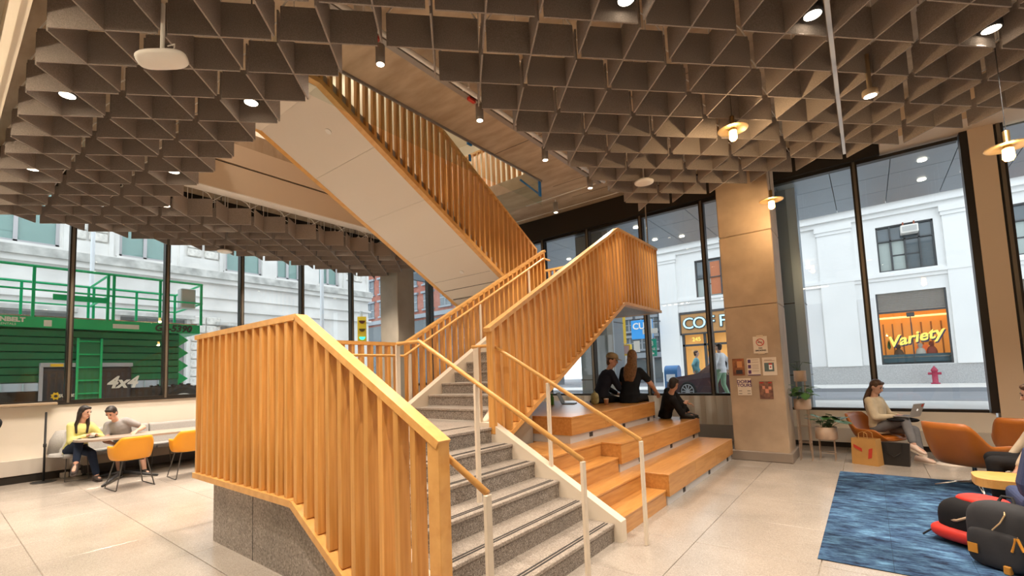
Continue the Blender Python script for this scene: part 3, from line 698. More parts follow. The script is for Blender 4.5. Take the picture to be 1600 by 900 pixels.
for x, h, c in ((1.75, .62, (.55, .52, .48)), (2.1, .75, (.28, .06, .04)), (1.05, .55, (.10, .05, .03))):   # diners behind the glass
    p = MB().ell((x, FY+.42, 1.62+h*.35), (.17, 0, 0), (0, .1, 0), (0, 0, .28)).ell((x, FY+.42, 1.62+h*.35+.36), (.085, 0, 0), (0, .09, 0), (0, 0, .11))
    p.build('seated_diner', mat('diner_%d' % int(x*100), c, .8), wbld, True, world=True)
pl_ = MB()
for k in range(14):
    a = k*2.4; pl_.prism([(0, 0), (.05, .12), (0, .3), (-.05, .12)], lambda u, v, t, a=a, k=k: (.75+u*math.cos(a)+.02*math.cos(a)*v*10*.6, FY+.4+u*math.sin(a)+t, 2.05+v+.05*(k % 4)), 0, .004)
pl_.build('window_plant', mat('leaf_far', (.10, .22, .08), .5), wbld, world=True)
# upper windows
def upper_window(parent, a, b, z0, z1, cols, y, split=.66):
    w = MB().box(a, b, y+.18, y+.22, z0, z1).build('window', WPN, parent, world=True)
    fr = MB().box(a, a+.06, y+.08, y+.2, z0, z1).box(b-.06, b, y+.08, y+.2, z0, z1).box(a, b, y+.08, y+.2, z1-.06, z1).box(a, b, y+.06, y+.2, z0, z0+.06).box(a+.06, b-.06, y+.08, y+.2, z0+(z1-z0)*split, z0+(z1-z0)*split+.05)
    fr.build('frame', WFR, w, world=True)
    for k in range(1, cols): MB().box(a+(b-a)*k/cols-.03, a+(b-a)*k/cols+.03, y+.08, y+.2, z0+.06, z1-.06).build('frame_bar', WFR, w, world=True)
    for k in range(cols):
        u0, u1 = a+(b-a)*k/cols+.035, a+(b-a)*(k+1)/cols-.035
        MB().box(u0, u1, y+.17, y+.178, z0+.07, z0+(z1-z0)*split-.01).build('pane', WPL if k in (0, 1) else WPN, w, world=True)
        if k in (1, 2): MB().box(u0, u1, y+.155, y+.165, z0+(z1-z0)*.33, z0+(z1-z0)*.36).build('sash_bar', WFR, w, world=True)
    MB().box(a-.1, b+.1, y-.08, y+.1, z0-.08, z0).build('sill', STN, w, world=True)
    return w
upper_window(wbld, .67, 2.52, 5.42, 7.42, 4, FY)
upper_window(wbld, 4.25, 6.1, 5.42, 7.42, 4, FY)
uw = upper_window(wbld, -6.95, -5.05, 5.32, 7.36, 3, FY, .5)
MB().box(-6.2, -5.7, FY+.15, FY+.16, 5.45, 7.2).build('pane', emis('brick_reflection', (.42, .14, .06), .25), uw, world=True)  # warm reflection painted on as a faintly glowing pane
ac = thing('air_conditioner', 'white window air conditioner high on the white building', 'air conditioner', (1.76, FY-.1, 6.9))
b = MB().bbox(1.48, 2.04, FY-.35, FY+.15, 6.92, 7.26, .02).build('case', WHITE, ac, world=True)
MB().box(1.53, 1.99, FY-.357, FY-.35, 6.98, 7.20).build('grille', mat('grille_grey', (.35, .37, .38), .6), ac, world=True)
sm = MB()
for k in range(8): sm.box(1.53, 1.99, FY-.364, FY-.357, 6.985+k*.027, 6.995+k*.027)
sm.build('fin_panel', WHITE, ac, world=True)
MB().box(1.55, 1.6, FY-.2, FY, 7.26, 7.42).box(1.9, 1.95, FY-.2, FY, 7.26, 7.42).build('bracket', mat('rust', (.3, .1, .06), .8), ac, world=True)
# coffee shop
a, b, z0, z1 = coff
cs = MB().box(a, b, FY+.35, FY+.40, GZ, 3.5).build('coffee_shop_interior', emis('coffee_glow', (.75, .36, .10), .6), wbld, world=True)  # lamplit interior put into one glowing sheet
MB().box(a, b, FY-.02, FY+.2, 3.45, 4.55).build('sign_band', mat('sign_wood', (.52, .27, .10), .5), cs, world=True)
MB().box(a-.06, b+.06, FY-.06, FY+.2, 4.5, 4.62).box(a-.06, a, FY-.06, FY+.2, 3.38, 4.5).box(a-.06, b+.06, FY-.06, FY+.2, 3.38, 3.46).build('sign_frame', WFR, cs, world=True)
for k, ch in enumerate('COFFEE'):
    x = -7.46 + k*.58
    text(ch, .86, (x, FY-.05, 3.96), FACE_NY, mat('sign_letter_edge', (.02, .05, .08), .5), cs, 'sign_letter_edge', .02, bold=.035)
    text(ch, .86, (x, FY-.09, 3.96), FACE_NY, emis('sign_letter_face', (.55, .85, .95), .55), cs, 'sign_letter', .02)
fr = MB()
for x in (-7.85, -6.75, -6.35, -5.2, -4.1): fr.box(x, x+.12, FY+.02, FY+.18, GZ, 3.45)
fr.box(-7.85, -3, FY+.02, FY+.18, 2.75, 2.86).box(-7.73, -6.75, FY+.04, FY+.14, .62, 2.7)
fr.v = fr.v[:-8]; fr.f = fr.f[:-6]
fr.build('shopfront_frame', WFR, cs, world=True)
MB().box(-7.6, -6.9, FY+.12, FY+.14, .75, 2.6).build('door_glass', GLASS, cs, world=True)
MB().box(-5.0, -4.15, FY+.10, FY+.12, 2.0, 2.25).build('yellow_sign', emis('neon_yellow', (.95, .70, .05), .9), cs, world=True)
text('245', .3, (-7.1, FY+.0, 3.1), FACE_NY, MATS['sign_yellow'], cs, bold=.006)
# hydrant, mailbox
t = thing('fire_hydrant', 'dark red fire hydrant on the far sidewalk', 'hydrant', (2.02, 25.4, GZ))
MB().lathe([(.14, 0), (.14, .05), (.09, .06), (.09, .5), (.11, .52), (.11, .56), (.08, .62), (.03, .68), (.02, .72)], (0, 0, 0), 14).build('barrel', mat('hydrant_red', (.35, .02, .06), .5), t, True)
MB().tube([(-.2, 0, .42), (.2, 0, .42)], .05, 8).build('nozzle', MATS['hydrant_red'], t)
t = thing('mailbox', 'blue street mailbox with rounded top outside the coffee shop', 'mailbox', (-6.52, 20.0, GZ))
prof = [(-.27, .15), (.27, .15), (.27, .85)] + [(.27*math.cos(R(k)), .85+.27*math.sin(R(k))) for k in range(15, 180, 15)] + [(-.27, .85)]
MB().prism(prof, lambda u, v, w_: (w_, u, v), -.27, .27).build('body', mat('mail_blue', (.03, .15, .36), .4), t)
for x in (-.22, .22):
    for y in (-.22, .22): MB().box(x-.03, x+.03, y-.03, y+.03, 0, .15).build('leg', MATS['mail_blue'], t)
MB().box(-.18, .18, -.28, -.271, .45, .75).build('decal', mat('decal_white', (.7, .72, .75), .5), t)
# ---- vehicles
def car(name, label, loc, rz, paint, L=4.5):
    t = thing(name, label, 'car', loc, rz)
    side = [(0, .35), (.05, .62), (.35, .80), (1.25, .92), (1.95, 1.38), (3.15, 1.42), (4.0, 1.0), (4.42, .92), (4.5, .45), (4.4, .28), (.2, .28)]
    MB().prism(side, lambda u, v, w_: (u, w_*(1 if v < 1.0 else .86), v), -.88, .88).build('body', paint, t)
    MB().prism([(1.42, .97), (2.02, 1.34), (3.1, 1.37), (3.75, 1.02)], lambda u, v, w_: (u, w_, v), -.80, .80).build('windows', mat('car_glass', (.03, .04, .05), .08), t)
    for x in (.85, 3.6):
        for s in (-1, 1):
            w = MB(); w.lathe([(.12, -.10), (.30, -.10), (.33, -.07), (.33, .07), (.30, .10), (.12, .10)], (0, 0, 0), 22)
            M = Matrix.Translation((x, s*.82, .33)) @ Matrix.Rotation(R(90), 4, 'X'); w.xf(M); wo = w.build('wheel', mat('tyre', (.03, .03, .03), .8), t)
            r = MB()
            for k in range(10):
                a_ = 2*math.pi*k/10; r.bar((0, 0, 0), (.23*math.cos(a_), .23*math.sin(a_), 0), .035, .03)
            r.lathe([(.05, -.02), (.05, .02)], (0, 0, 0), 12); r.lathe([(.22, -.02), (.245, -.02), (.245, .02), (.22, .02)], (0, 0, 0), 22, False)
            r.xf(Matrix.Translation((x, s*.925, .33)) @ Matrix.Rotation(R(90), 4, 'X')); r.build('rim', ALU, wo)
    MB().ell((.12, .6, .66), (.12, 0, 0), (0, .2, 0), (0, 0, .07)).build('headlight', WHITE, t, True); MB().ell((.12, -.6, .66), (.12, 0, 0), (0, .2, 0), (0, 0, .07)).build('headlight', WHITE, t, True)
    return t
car('parked_car', 'dark maroon parked car outside the narrow back window', (-5.50, 17.0, GZ-.12), 0, mat('maroon_paint', (.10, .045, .05), .2, coat=.5)).scale = (.84, 1, 1)
# ---- signals and signs at the corner
YEL = mat('signal_yellow', (.85, .55, .02), .5)
def signal(t, x, y, z, face, lit):
    """three-lens head; face = unit vector it looks along (x,y)"""
    fx, fy = face; sx, sy = -fy, fx
    def pt(u, v, w_): return (x+sx*u+fx*w_, y+sy*u+fy*w_, z+v)
    m = MB(); m.prism([(-.17, 0), (.17, 0), (.17, 1.0), (-.17, 1.0)], pt, -.1, .1); h = m.build('signal_head', YEL, t, world=True)
    for k, (c, e) in enumerate((((.02, .30, .20), 'green'), ((.16, .10, .02), 'amber'), ((.14, .03, .02), 'red'))):
        n_ = 14; poly = [(.12*math.cos(2*math.pi*i/n_), .17+k*.33+.12*math.sin(2*math.pi*i/n_)) for i in range(n_)]
        mm = emis('lens_on_'+e, (.05, .9, .55), 2.0) if e == lit else mat('lens_off_'+e, c, .4)
        MB().prism(poly, pt, .1, .12).build('lens', mm, h, world=True)
        MB().prism([(.14*math.cos(2*math.pi*i/n_), .17+k*.33+.14*math.sin(2*math.pi*i/n_)) for i in range(8)], pt, .1, .24).build('visor', YEL, h, world=True)
t = thing('traffic_light', 'yellow traffic light seen through the far left window, green lit', 'traffic light', (-16, 11.15, GZ))
MB().tube([(-16.1, 11.2, GZ), (-16.1, 11.2, 4.4)], .06, 8).build('pole', mat('pole_grey', (.55, .58, .60), .5), t, world=True)
signal(t, -16, 11.15, 3.15, (.86, -.5), 'green')
t = thing('traffic_light', 'yellow traffic light with pedestrian signal box behind the group on the bleacher', 'traffic light', (-6.95, 16.0, GZ))
MB().tube([(-6.93, 16.1, GZ), (-6.93, 16.1, 3.6)], .06, 8).build('pole', MATS['pole_grey'], t, world=True)
signal(t, -6.98, 16.0, 2.55, (-.6, -.8), 'none')
h = MB().bbox(-7.27, -6.60, 15.86, 16.02, 2.12, 2.52, .02).build('pedestrian_signal', YEL, t, world=True)
MB().box(-6.90, -6.66, 15.84, 15.86, 2.17, 2.47).build('pedestrian_screen', mat('ped_screen', (.55, .35, .35), .4), h, world=True)
t = thing('street_sign', 'green one-way street sign on a pole by the white building', 'street sign', (-6.6, 18.0, GZ))
MB().tube([(-6.62, 18.08, GZ), (-6.62, 18.08, 3.6)], .04, 8).build('pole', MATS['pole_grey'], t, world=True)
GRN = mat('sign_green', (.0, .34, .24), .4)
MB().bbox(-6.80, -6.42, 18.0, 18.02, 2.10, 2.78, .01).build('sign_board', GRN, t, world=True)
MB().bbox(-7.35, -7.10, 18.0, 18.02, 2.30, 2.75, .01).build('sign_board', WHITE, t, world=True)
MB().box(-6.95, -6.35, 18.0, 18.02, 3.0, 3.2).build('sign_board', WHITE, t, world=True)
text('8', .28, (-6.61, 17.99, 2.60), FACE_NY, WHITE, t); text('ONE', .14, (-6.61, 17.99, 2.38), FACE_NY, WHITE, t)
MB().prism([(0, 0), (.1, .09), (.03, .09), (.03, .16), (-.03, .16), (-.03, .09), (-.1, .09)], lambda u, v, w_: (-6.61+v*1.0-.08, 17.99+w_, 2.21+u), 0, .004).build('arrow', WHITE, t, world=True)
t = thing('blue_shop_sign', 'blue hanging shop sign across the side street', 'sign', (-9.7, 25.0, 3.4))
MB().bbox(-10.3, -9.1, 25.0, 25.15, 3.3, 4.35, .02).build('board', mat('sign_blue', (.02, .22, .55), .4, emit=(.02, .25, .6), es=.4), t, world=True)
text('CUT', .5, (-9.7, 24.98, 4.0), FACE_NY, WHITE, t, bold=.012); pass
MB().bar((-9.05, 25.1, 4.2), (-8.95, 26.1, 4.3), .05, .05).build('bracket', DARK, t, world=True)
# ---- limestone building along the left street, face at X = -24
LS = mat('limestone', (.74, .72, .69), .8, var=.10, scale=.9)
LSB = mat('limestone_rough', (.70, .67, .62), .9, var=.22, scale=6, bump=.8)
LSD = mat('limestone_weathered', (.52, .51, .48), .9, var=.3, scale=2.2)
GRNW = mat('window_green_blind', (.22, .36, .33), .25)
FX = -24.0
lb = thing('limestone_building', 'pale limestone building with rusticated blocks along the left street', 'building', (-26, 5, GZ))
def wallx(parent, holes, y0, y1, z0, z1, x0, x1, m):
    ys_ = sorted({y0, y1, *[h[0] for h in holes], *[h[1] for h in holes]}); mb = MB()
    for a, b in zip(ys_, ys_[1:]):
        zs = [z0]
        for h in sorted(holes, key=lambda h: h[2]):
            if h[0] <= a+1e-6 and h[1] >= b-1e-6: zs += [h[2], h[3]]
        zs.append(z1)
        for k in range(0, len(zs), 2):
            if zs[k+1]-zs[k] > 1e-4: mb.box(x0, x1, a, b, zs[k], zs[k+1])
    return mb.build('wall', m, parent, world=True)
upw = [(-3.6, -1.6, 7.1, 10.2), (.7, 3.08, 7.1, 10.2), (4.9, 6.75, 7.1, 10.2), (9.0, 10.75, 7.1, 10.2), (11.5, 12.8, 7.1, 10.2), (13.9, 15.2, 7.1, 10.2)]
low = [(-3.2, -.5, 1.5, 4.6), (.6, 3.4, 1.5, 4.6), (5.0, 7.4, 1.5, 4.6), (8.8, 10.8, 1.5, 4.4), (11.2, 13.4, 1.5, 4.4)]
wallx(lb, upw+low, -14, 17.2, GZ, 13, FX-.5, FX, LS)
MB().box(-32, FX-.5, -14, 17.2, GZ, 13).build('core', LSD, lb, world=True)
for (y0, y1, z0, z1) in upw:
    w = MB().box(FX-.30, FX-.26, y0, y1, z0, z1).build('window', GRNW, lb, world=True)
    n_ = 2
    fr = MB()
    for y in (y0, y1-.10, (y0+y1)/2-.06): fr.box(FX-.26, FX-.16, y, y+.12, z0, z1)
    fr.box(FX-.26, FX-.16, y0, y1, z0, z0+.12).build('frame', mat('frame_lilac', (.50, .48, .49), .5), w, world=True)
    MB().box(FX-.2, FX+.08, y0-.1, y1+.1, z0-.12, z0).build('sill', LS, w, world=True)
    MB().box(FX-.255, FX-.25, y0+.12, y1-.12, z0+.12, z1).build('pane', GLASS, w, world=True)
for (y0, y1, z0, z1) in low:
    w = MB().box(FX-.40, FX-.36, y0, y1, z0, z1).build('window', mat('window_grey_blind', (.30, .31, .31), .3), lb, world=True)
    fr = MB(); n_ = 5
    for k in range(n_+1): fr.box(FX-.36, FX-.30, y0+(y1-y0)*k/n_-.02, y0+(y1-y0)*k/n_+.02, z0, z1)
    for k in range(4): fr.box(FX-.36, FX-.30, y0, y1, z0+(z1-z0)*k/4-.02, z0+(z1-z0)*k/4+.02)
    fr.build('frame', mat('frame_green_grey', (.25, .30, .28), .5), w, world=True)
    MB().box(FX-.1, FX+.25, y0-.25, y1+.25, z1, z1+.16).build('hood', LSD, w, world=True)
for z0, z1, d in ((6.95, 7.02, .12), (6.62, 6.95, .30), (6.40, 6.62, .18), (5.7, 5.8, .10), (5.1, 5.2, .12)):
    MB().box(FX, FX+d, -14, 17.35, z0, z1).build('cornice', LSD if d == .30 else LS, lb, world=True)
bm = MB().bbox(0, .09, .01, .60, .01, .37, .03).mesh('stone_block', LSB)
for (y0, n_) in ((3.25, 2), (7.35, 1), (8.05, 1), (6.85, 0), (15.5, 2)):
    for r_ in range(7):
        for k in range(n_): inst(bm, 'stone_block', lb, (FX, y0+k*.66, 7.55+r_*.38))
for (y0, n_) in ((7.55, 2),):
    for r_ in range(9):
        for k in range(n_): inst(bm, 'stone_block', lb, (FX, y0+k*.62, 1.2+r_*.40))
for y0, y1 in ((3.12, 4.7), (7.0, 8.85), (15.4, 17.2)):
    MB().box(FX, FX+.06, y0, y1, 7.02, 7.5).build('pedestal', LS, lb, world=True)
    MB().box(FX, FX+.10, y0+.05, y0+.20, 7.02, 13).build('pilaster_edge', LS, lb, world=True); MB().box(FX, FX+.10, y1-.15, y1, 7.02, 13).build('pilaster_edge', LS, lb, world=True)
for x, y, r in ((-14.2, 2.40, .045), (-15.0, 8.80, .06)):
    t = thing('lamp_post', 'slim pale lamp post standing %s' % ('behind the green lift platform' if y < 5 else 'outside the left windows near the corner'), 'lamp post', (x-(2.2 if y < 5 else 0), y*1.155 if y < 5 else y, GZ))
    MB().lathe([(.12, 0), (.12, .3), (r*1.15, .35), (r, 8.5)], (0, 0, 0), 10).build('pole', mat('pole_white', (.75, .78, .82), .4), t, True)
    MB().tube([(0, 0, 8.3), (.3, -.3, 8.9), (1.0, -1.0, 9.1)], .04, 6).build('arm', MATS['pole_white'], t)
# ---- buildings down the side street
def far_building(name, label, x0, x1, y, z1, wall, win, cols, rows, zb=3.6, frame=None):
    t = thing(name, label, 'building', ((x0+x1)/2, y, GZ))
    MB().box(x0, x1, y, y+5, GZ-.06, z1).build('wall', wall, t, world=True)
    dx = (x1-x0)/cols; dz = (z1-zb)/rows
    wm = MB().box(-dx*.3, dx*.3, -.02, .05, 0, dz*.62).mesh('window', win)
    sm = MB().box(-dx*.36, dx*.36, -.16, .05, -.16, 0).box(-dx*.38, dx*.38, -.22, .05, dz*.62, dz*.62+.2).box(-.06, .06, -.06, 0, 0, dz*.62).box(-dx*.3, dx*.3, -.06, 0, dz*.3, dz*.34).mesh('window_trim', frame or wall)
    for i in range(cols):
        for k in range(rows):
            p = (x0+dx*(i+.5), y-.02, zb+dz*k+dz*.15)
            w = inst(wm, 'window', t, p); o = obj('window_trim', sm, w)
    MB().box(x0-.2, x1+.2, y-.5, y, z1-.6, z1).box(x0-.1, x1+.1, y-.3, y, zb-.5, zb-.1).build('cornice', frame or wall, t, world=True)
    MB().box(x0+.3, x1-.3, y-.03, y, GZ+.3, zb-.7).build('shop_window', mat('far_shop', (.10, .12, .13), .2), t, world=True)
    return t
far_building('brick_building', 'red brick building with grey stone trim at the far corner', -44, -29.8, 31, 18, mat('far_brick', (.36, .13, .09), .85, var=.15, scale=3), WPN, 6, 4, 8.0, mat('far_trim', (.30, .33, .36), .7))
far_building('grey_shop_building', 'dark grey building with columns above the far left crossing', -29.4, -21, 30.5, 12.5, mat('far_grey', (.20, .23, .26), .8), WPN, 5, 2, 4.5, MATS['far_trim'])
far_building('office_building', 'tall pale office building down the side street', -20.8, -9.6, 44, 26, mat('far_pale', (.50, .52, .54), .8), WPN, 9, 9, 5)
far_building('dark_office_building', 'dark glass office front behind the traffic signal', -17.5, -9.4, 36, 9, mat('far_dark', (.10, .12, .14), .6), WPN, 8, 4, 3, MATS['far_trim'])
# ---- green scissor lift parked against the left windows
GR = mat('lift_green', (.0, .50, .19), .4, var=.08, scale=2); GRD = mat('lift_green_dark', (.0, .20, .09), .5)
lf = thing('scissor_lift', 'green four-wheel-drive scissor lift parked outside the left windows', 'scissor lift', (-14.2, 1.5, GZ))
LX0, LX1 = -15.2, -13.2
MB().box(LX0, LX1, -3.2, 4.36, 2.90, 3.12).build('deck', GR, lf, world=True)
MB().box(LX0+.05, LX1-.03, -3.1, 4.30, 3.12, 3.15).build('deck_top', STEEL, lf, world=True)
me = MB().bbox(LX0+.2, LX1-.12, -3.0, 3.95, 0, .14, .01).mesh('scissor_beam', GRD)
for k in range(7): inst(me, 'scissor_beam', lf, (0, 0, 1.78+k*.158))
zz = MB().prism([(0, 0), (.22, .16), (0, .32)], lambda u, v, w_: (w_, u, v), LX0+.4, LX1-.15).mesh('scissor_end', GR)
for k in range(4): inst(zz, 'scissor_end', lf, (0, 3.94, 1.62+k*.32))
def rail(p, q, r=.025): MB().tube([p, q], r, 6).build('guard_rail', GR, lf, world=True)
for x in (LX0, LX1):
    for z in (4.17, 3.68): rail((x, -3.2, z), (x, 4.40, z), .03 if z > 4 else .022)
    for y in (-3.2, -1.2, .45, 1.33, 2.52, 2.62, 3.5, 4.38): MB().bar((x, y, 3.12), (x, y, 4.17), .05, .05, (0, 1, 0)).build('guard_post', GR, lf, world=True)
for z in (4.17, 3.68): rail((LX0, 4.40, z), (LX1, 4.40, z)); rail((LX0, 2.55, z), (LX1, 2.55, z))
MB().box(LX1-.01, LX1+.03, 1.62, 2.50, 3.50, 3.62).build('gate_bar', GR, lf, world=True)
MB().bbox(LX1-.32, LX1-.06, 3.95, 4.28, 3.55, 4.05, .02).build('control_box', mat('box_grey', (.55, .56, .56), .4), lf, world=True)
MB().bbox(LX0+.1, LX1-.1, -3.1, 4.2, 1.25, 1.60, .02).build('chassis', mat('chassis_black', (.02, .022, .025), .5), lf, world=True)
hood = MB().bbox(LX1-.35, LX1+.02, 1.49, 2.98, 1.05, 2.08, .03).build('hood', mat('hood_navy', (.03, .037, .05), .35), lf, world=True)
MB().bbox(LX1-.36, LX1+.03, 1.47, 3.0, 2.08, 2.17, .01).build('hood_lid', mat('hood_grey', (.40, .44, .52), .4), hood, world=True)
MB().box(LX1+.02, LX1+.025, 1.46, 1.52, 1.05, 2.1).build('hood_edge', MATS['hood_grey'], hood, world=True)
MB().box(LX1+.028, LX1+.034, 1.62, 1.82, 2.09, 2.15).build('decal', YEL, hood, world=True)
text('4x4', .36, (LX1+.03, 2.80, 1.72), FACE_PX, WHITE, hood, ext=.004, shear=.3, bold=.012)
text('GS-5390', .22, (LX1+.012, 3.78, 3.0), FACE_PX, STRIP, lf, ext=.004, shear=.2, bold=.008)
text('SUNBELT', .12, (LX1+.012, .98, 3.04), FACE_PX, WHITE, lf, ext=.004, bold=.006); text('RENTALS', .06, (LX1+.012, .98, 2.95), FACE_PX, WHITE, lf, ext=.004)
MB().box(LX1+.002, LX1+.008, 1.50, 1.62, 2.93, 3.06).box(LX1+.002, LX1+.008, 2.62, 3.1, 2.95, 3.05).build('decal', WHITE, lf, world=True)
gear = [((.085 if i % 2 else .06)*math.cos(2*math.pi*i/16), (.085 if i % 2 else .06)*math.sin(2*math.pi*i/16)) for i in range(16)]
MB().prism(gear, lambda u, v, w_: (w_, 1.72+u, 1.48+v), LX1+.02, LX1+.032).build('gear_emblem', YEL, hood, world=True)
MB().lathe([(.03, 0), (.03, .01)], (0, 0, 0), 10).xf(Matrix.Translation((LX1+.03, 1.72, 1.48)) @ Matrix.Rotation(R(90), 4, 'Y')).build('gear_hub', MATS['hood_navy'], hood, world=True)
text('SUNBELT', .085, (LX1+.03, 1.94, 1.48), FACE_PX, WHITE, hood, bold=.003)
ld = MB().bar((LX1+.08, 2.03, .8), (LX1+.08, 2.03, 2.70), .04, .04, (0, 1, 0)).bar((LX1+.08, 2.42, .8), (LX1+.08, 2.42, 2.70), .04, .04, (0, 1, 0)).build('ladder', GR, lf, world=True)
for k in range(7): MB().bar((LX1+.08, 2.03, .95+k*.28), (LX1+.08, 2.42, .95+k*.28), .03, .03).build('rung', GR, ld, world=True)
MB().box(LX1+.02, LX1+.05, 2.05, 2.40, .9, 2.66).build('ladder_back', GRD, ld, world=True)
for y in (.72, 4.02):
    for x in (LX0+.15, LX1-.13):
        w = MB().lathe([(.25, -.16), (.44, -.17), (.52, -.12), (.52, .12), (.44, .17), (.25, .16)], (0, 0, 0), 28)
        for k in range(20):
            a_ = 2*math.pi*k/20; w.bar((.52*math.cos(a_), .52*math.sin(a_), -.15), (.52*math.cos(a_+.08), .52*math.sin(a_+.08), .15), .06, .05)
        w.xf(Matrix.Translation((x, y, GZ+.52)) @ Matrix.Rotation(R(90), 4, 'Y')); wo = w.build('wheel', MATS['tyre'] if 'tyre' in MATS else BLACK, lf, world=True)
        MB().lathe([(.33, -.165), (.34, -.17), (.30, .172), (.12, .16), (.05, .15)], (0, 0, 0), 24).xf(Matrix.Translation((x, y, GZ+.52)) @ Matrix.Rotation(R(90), 4, 'Y')).build('rim', mat('rim_grey', (.42, .43, .44), .5), wo, True, world=True)
# ================================================================== PEOPLE
SKIN1 = mat('skin_light', (.62, .36, .26), .55); SKIN2 = mat('skin_tan', (.48, .26, .17), .55)
HAIRD = mat('hair_dark', (.018, .011, .008), .5, var=.4, scale=40); HAIRB = mat('hair_brown', (.075, .035, .016), .45, var=.5, scale=40)
HAIRL = mat('hair_light_brown', (.17, .085, .035), .45, var=.4, scale=40)
EYEM = mat('eye_dark', (.02, .015, .012), .2); LIPM = mat('lips', (.42, .15, .12), .5)
def remeshed(mb, name, m, parent, voxel=.011, smooth=4, label=None):
    me = mb.mesh(name); o = bpy.data.objects.new('tmp', me)
    r = o.modifiers.new('r', 'REMESH'); r.mode = 'VOXEL'; r.voxel_size = voxel
    s = o.modifiers.new('s', 'SMOOTH'); s.factor = .5; s.iterations = smooth
    out = evaluated_mesh(o)
    bpy.data.objects.remove(o); bpy.data.meshes.remove(me); out.name = name
    out.materials.clear(); out.materials.append(m)
    out.polygons.foreach_set('use_smooth', [True]*len(out.polygons))
    p = origin(parent); out.transform(Matrix.Translation(-p))
    return obj(name, out, parent, label)
def ik(a, c, l1, l2, pole):
    a, c = Vector(a), Vector(c); d = c-a; L = min(d.length, (l1+l2)*.999); dn = d.normalized(); c = a+dn*L
    x = (l1*l1-l2*l2+L*L)/(2*L); h = math.sqrt(max(0, l1*l1-x*x))
    pv = Vector(pole); pv = pv-dn*pv.dot(dn)
    if pv.length < 1e-4: pv = Vector((0, 0, 1))
    return a+dn*x+pv.normalized()*h, c
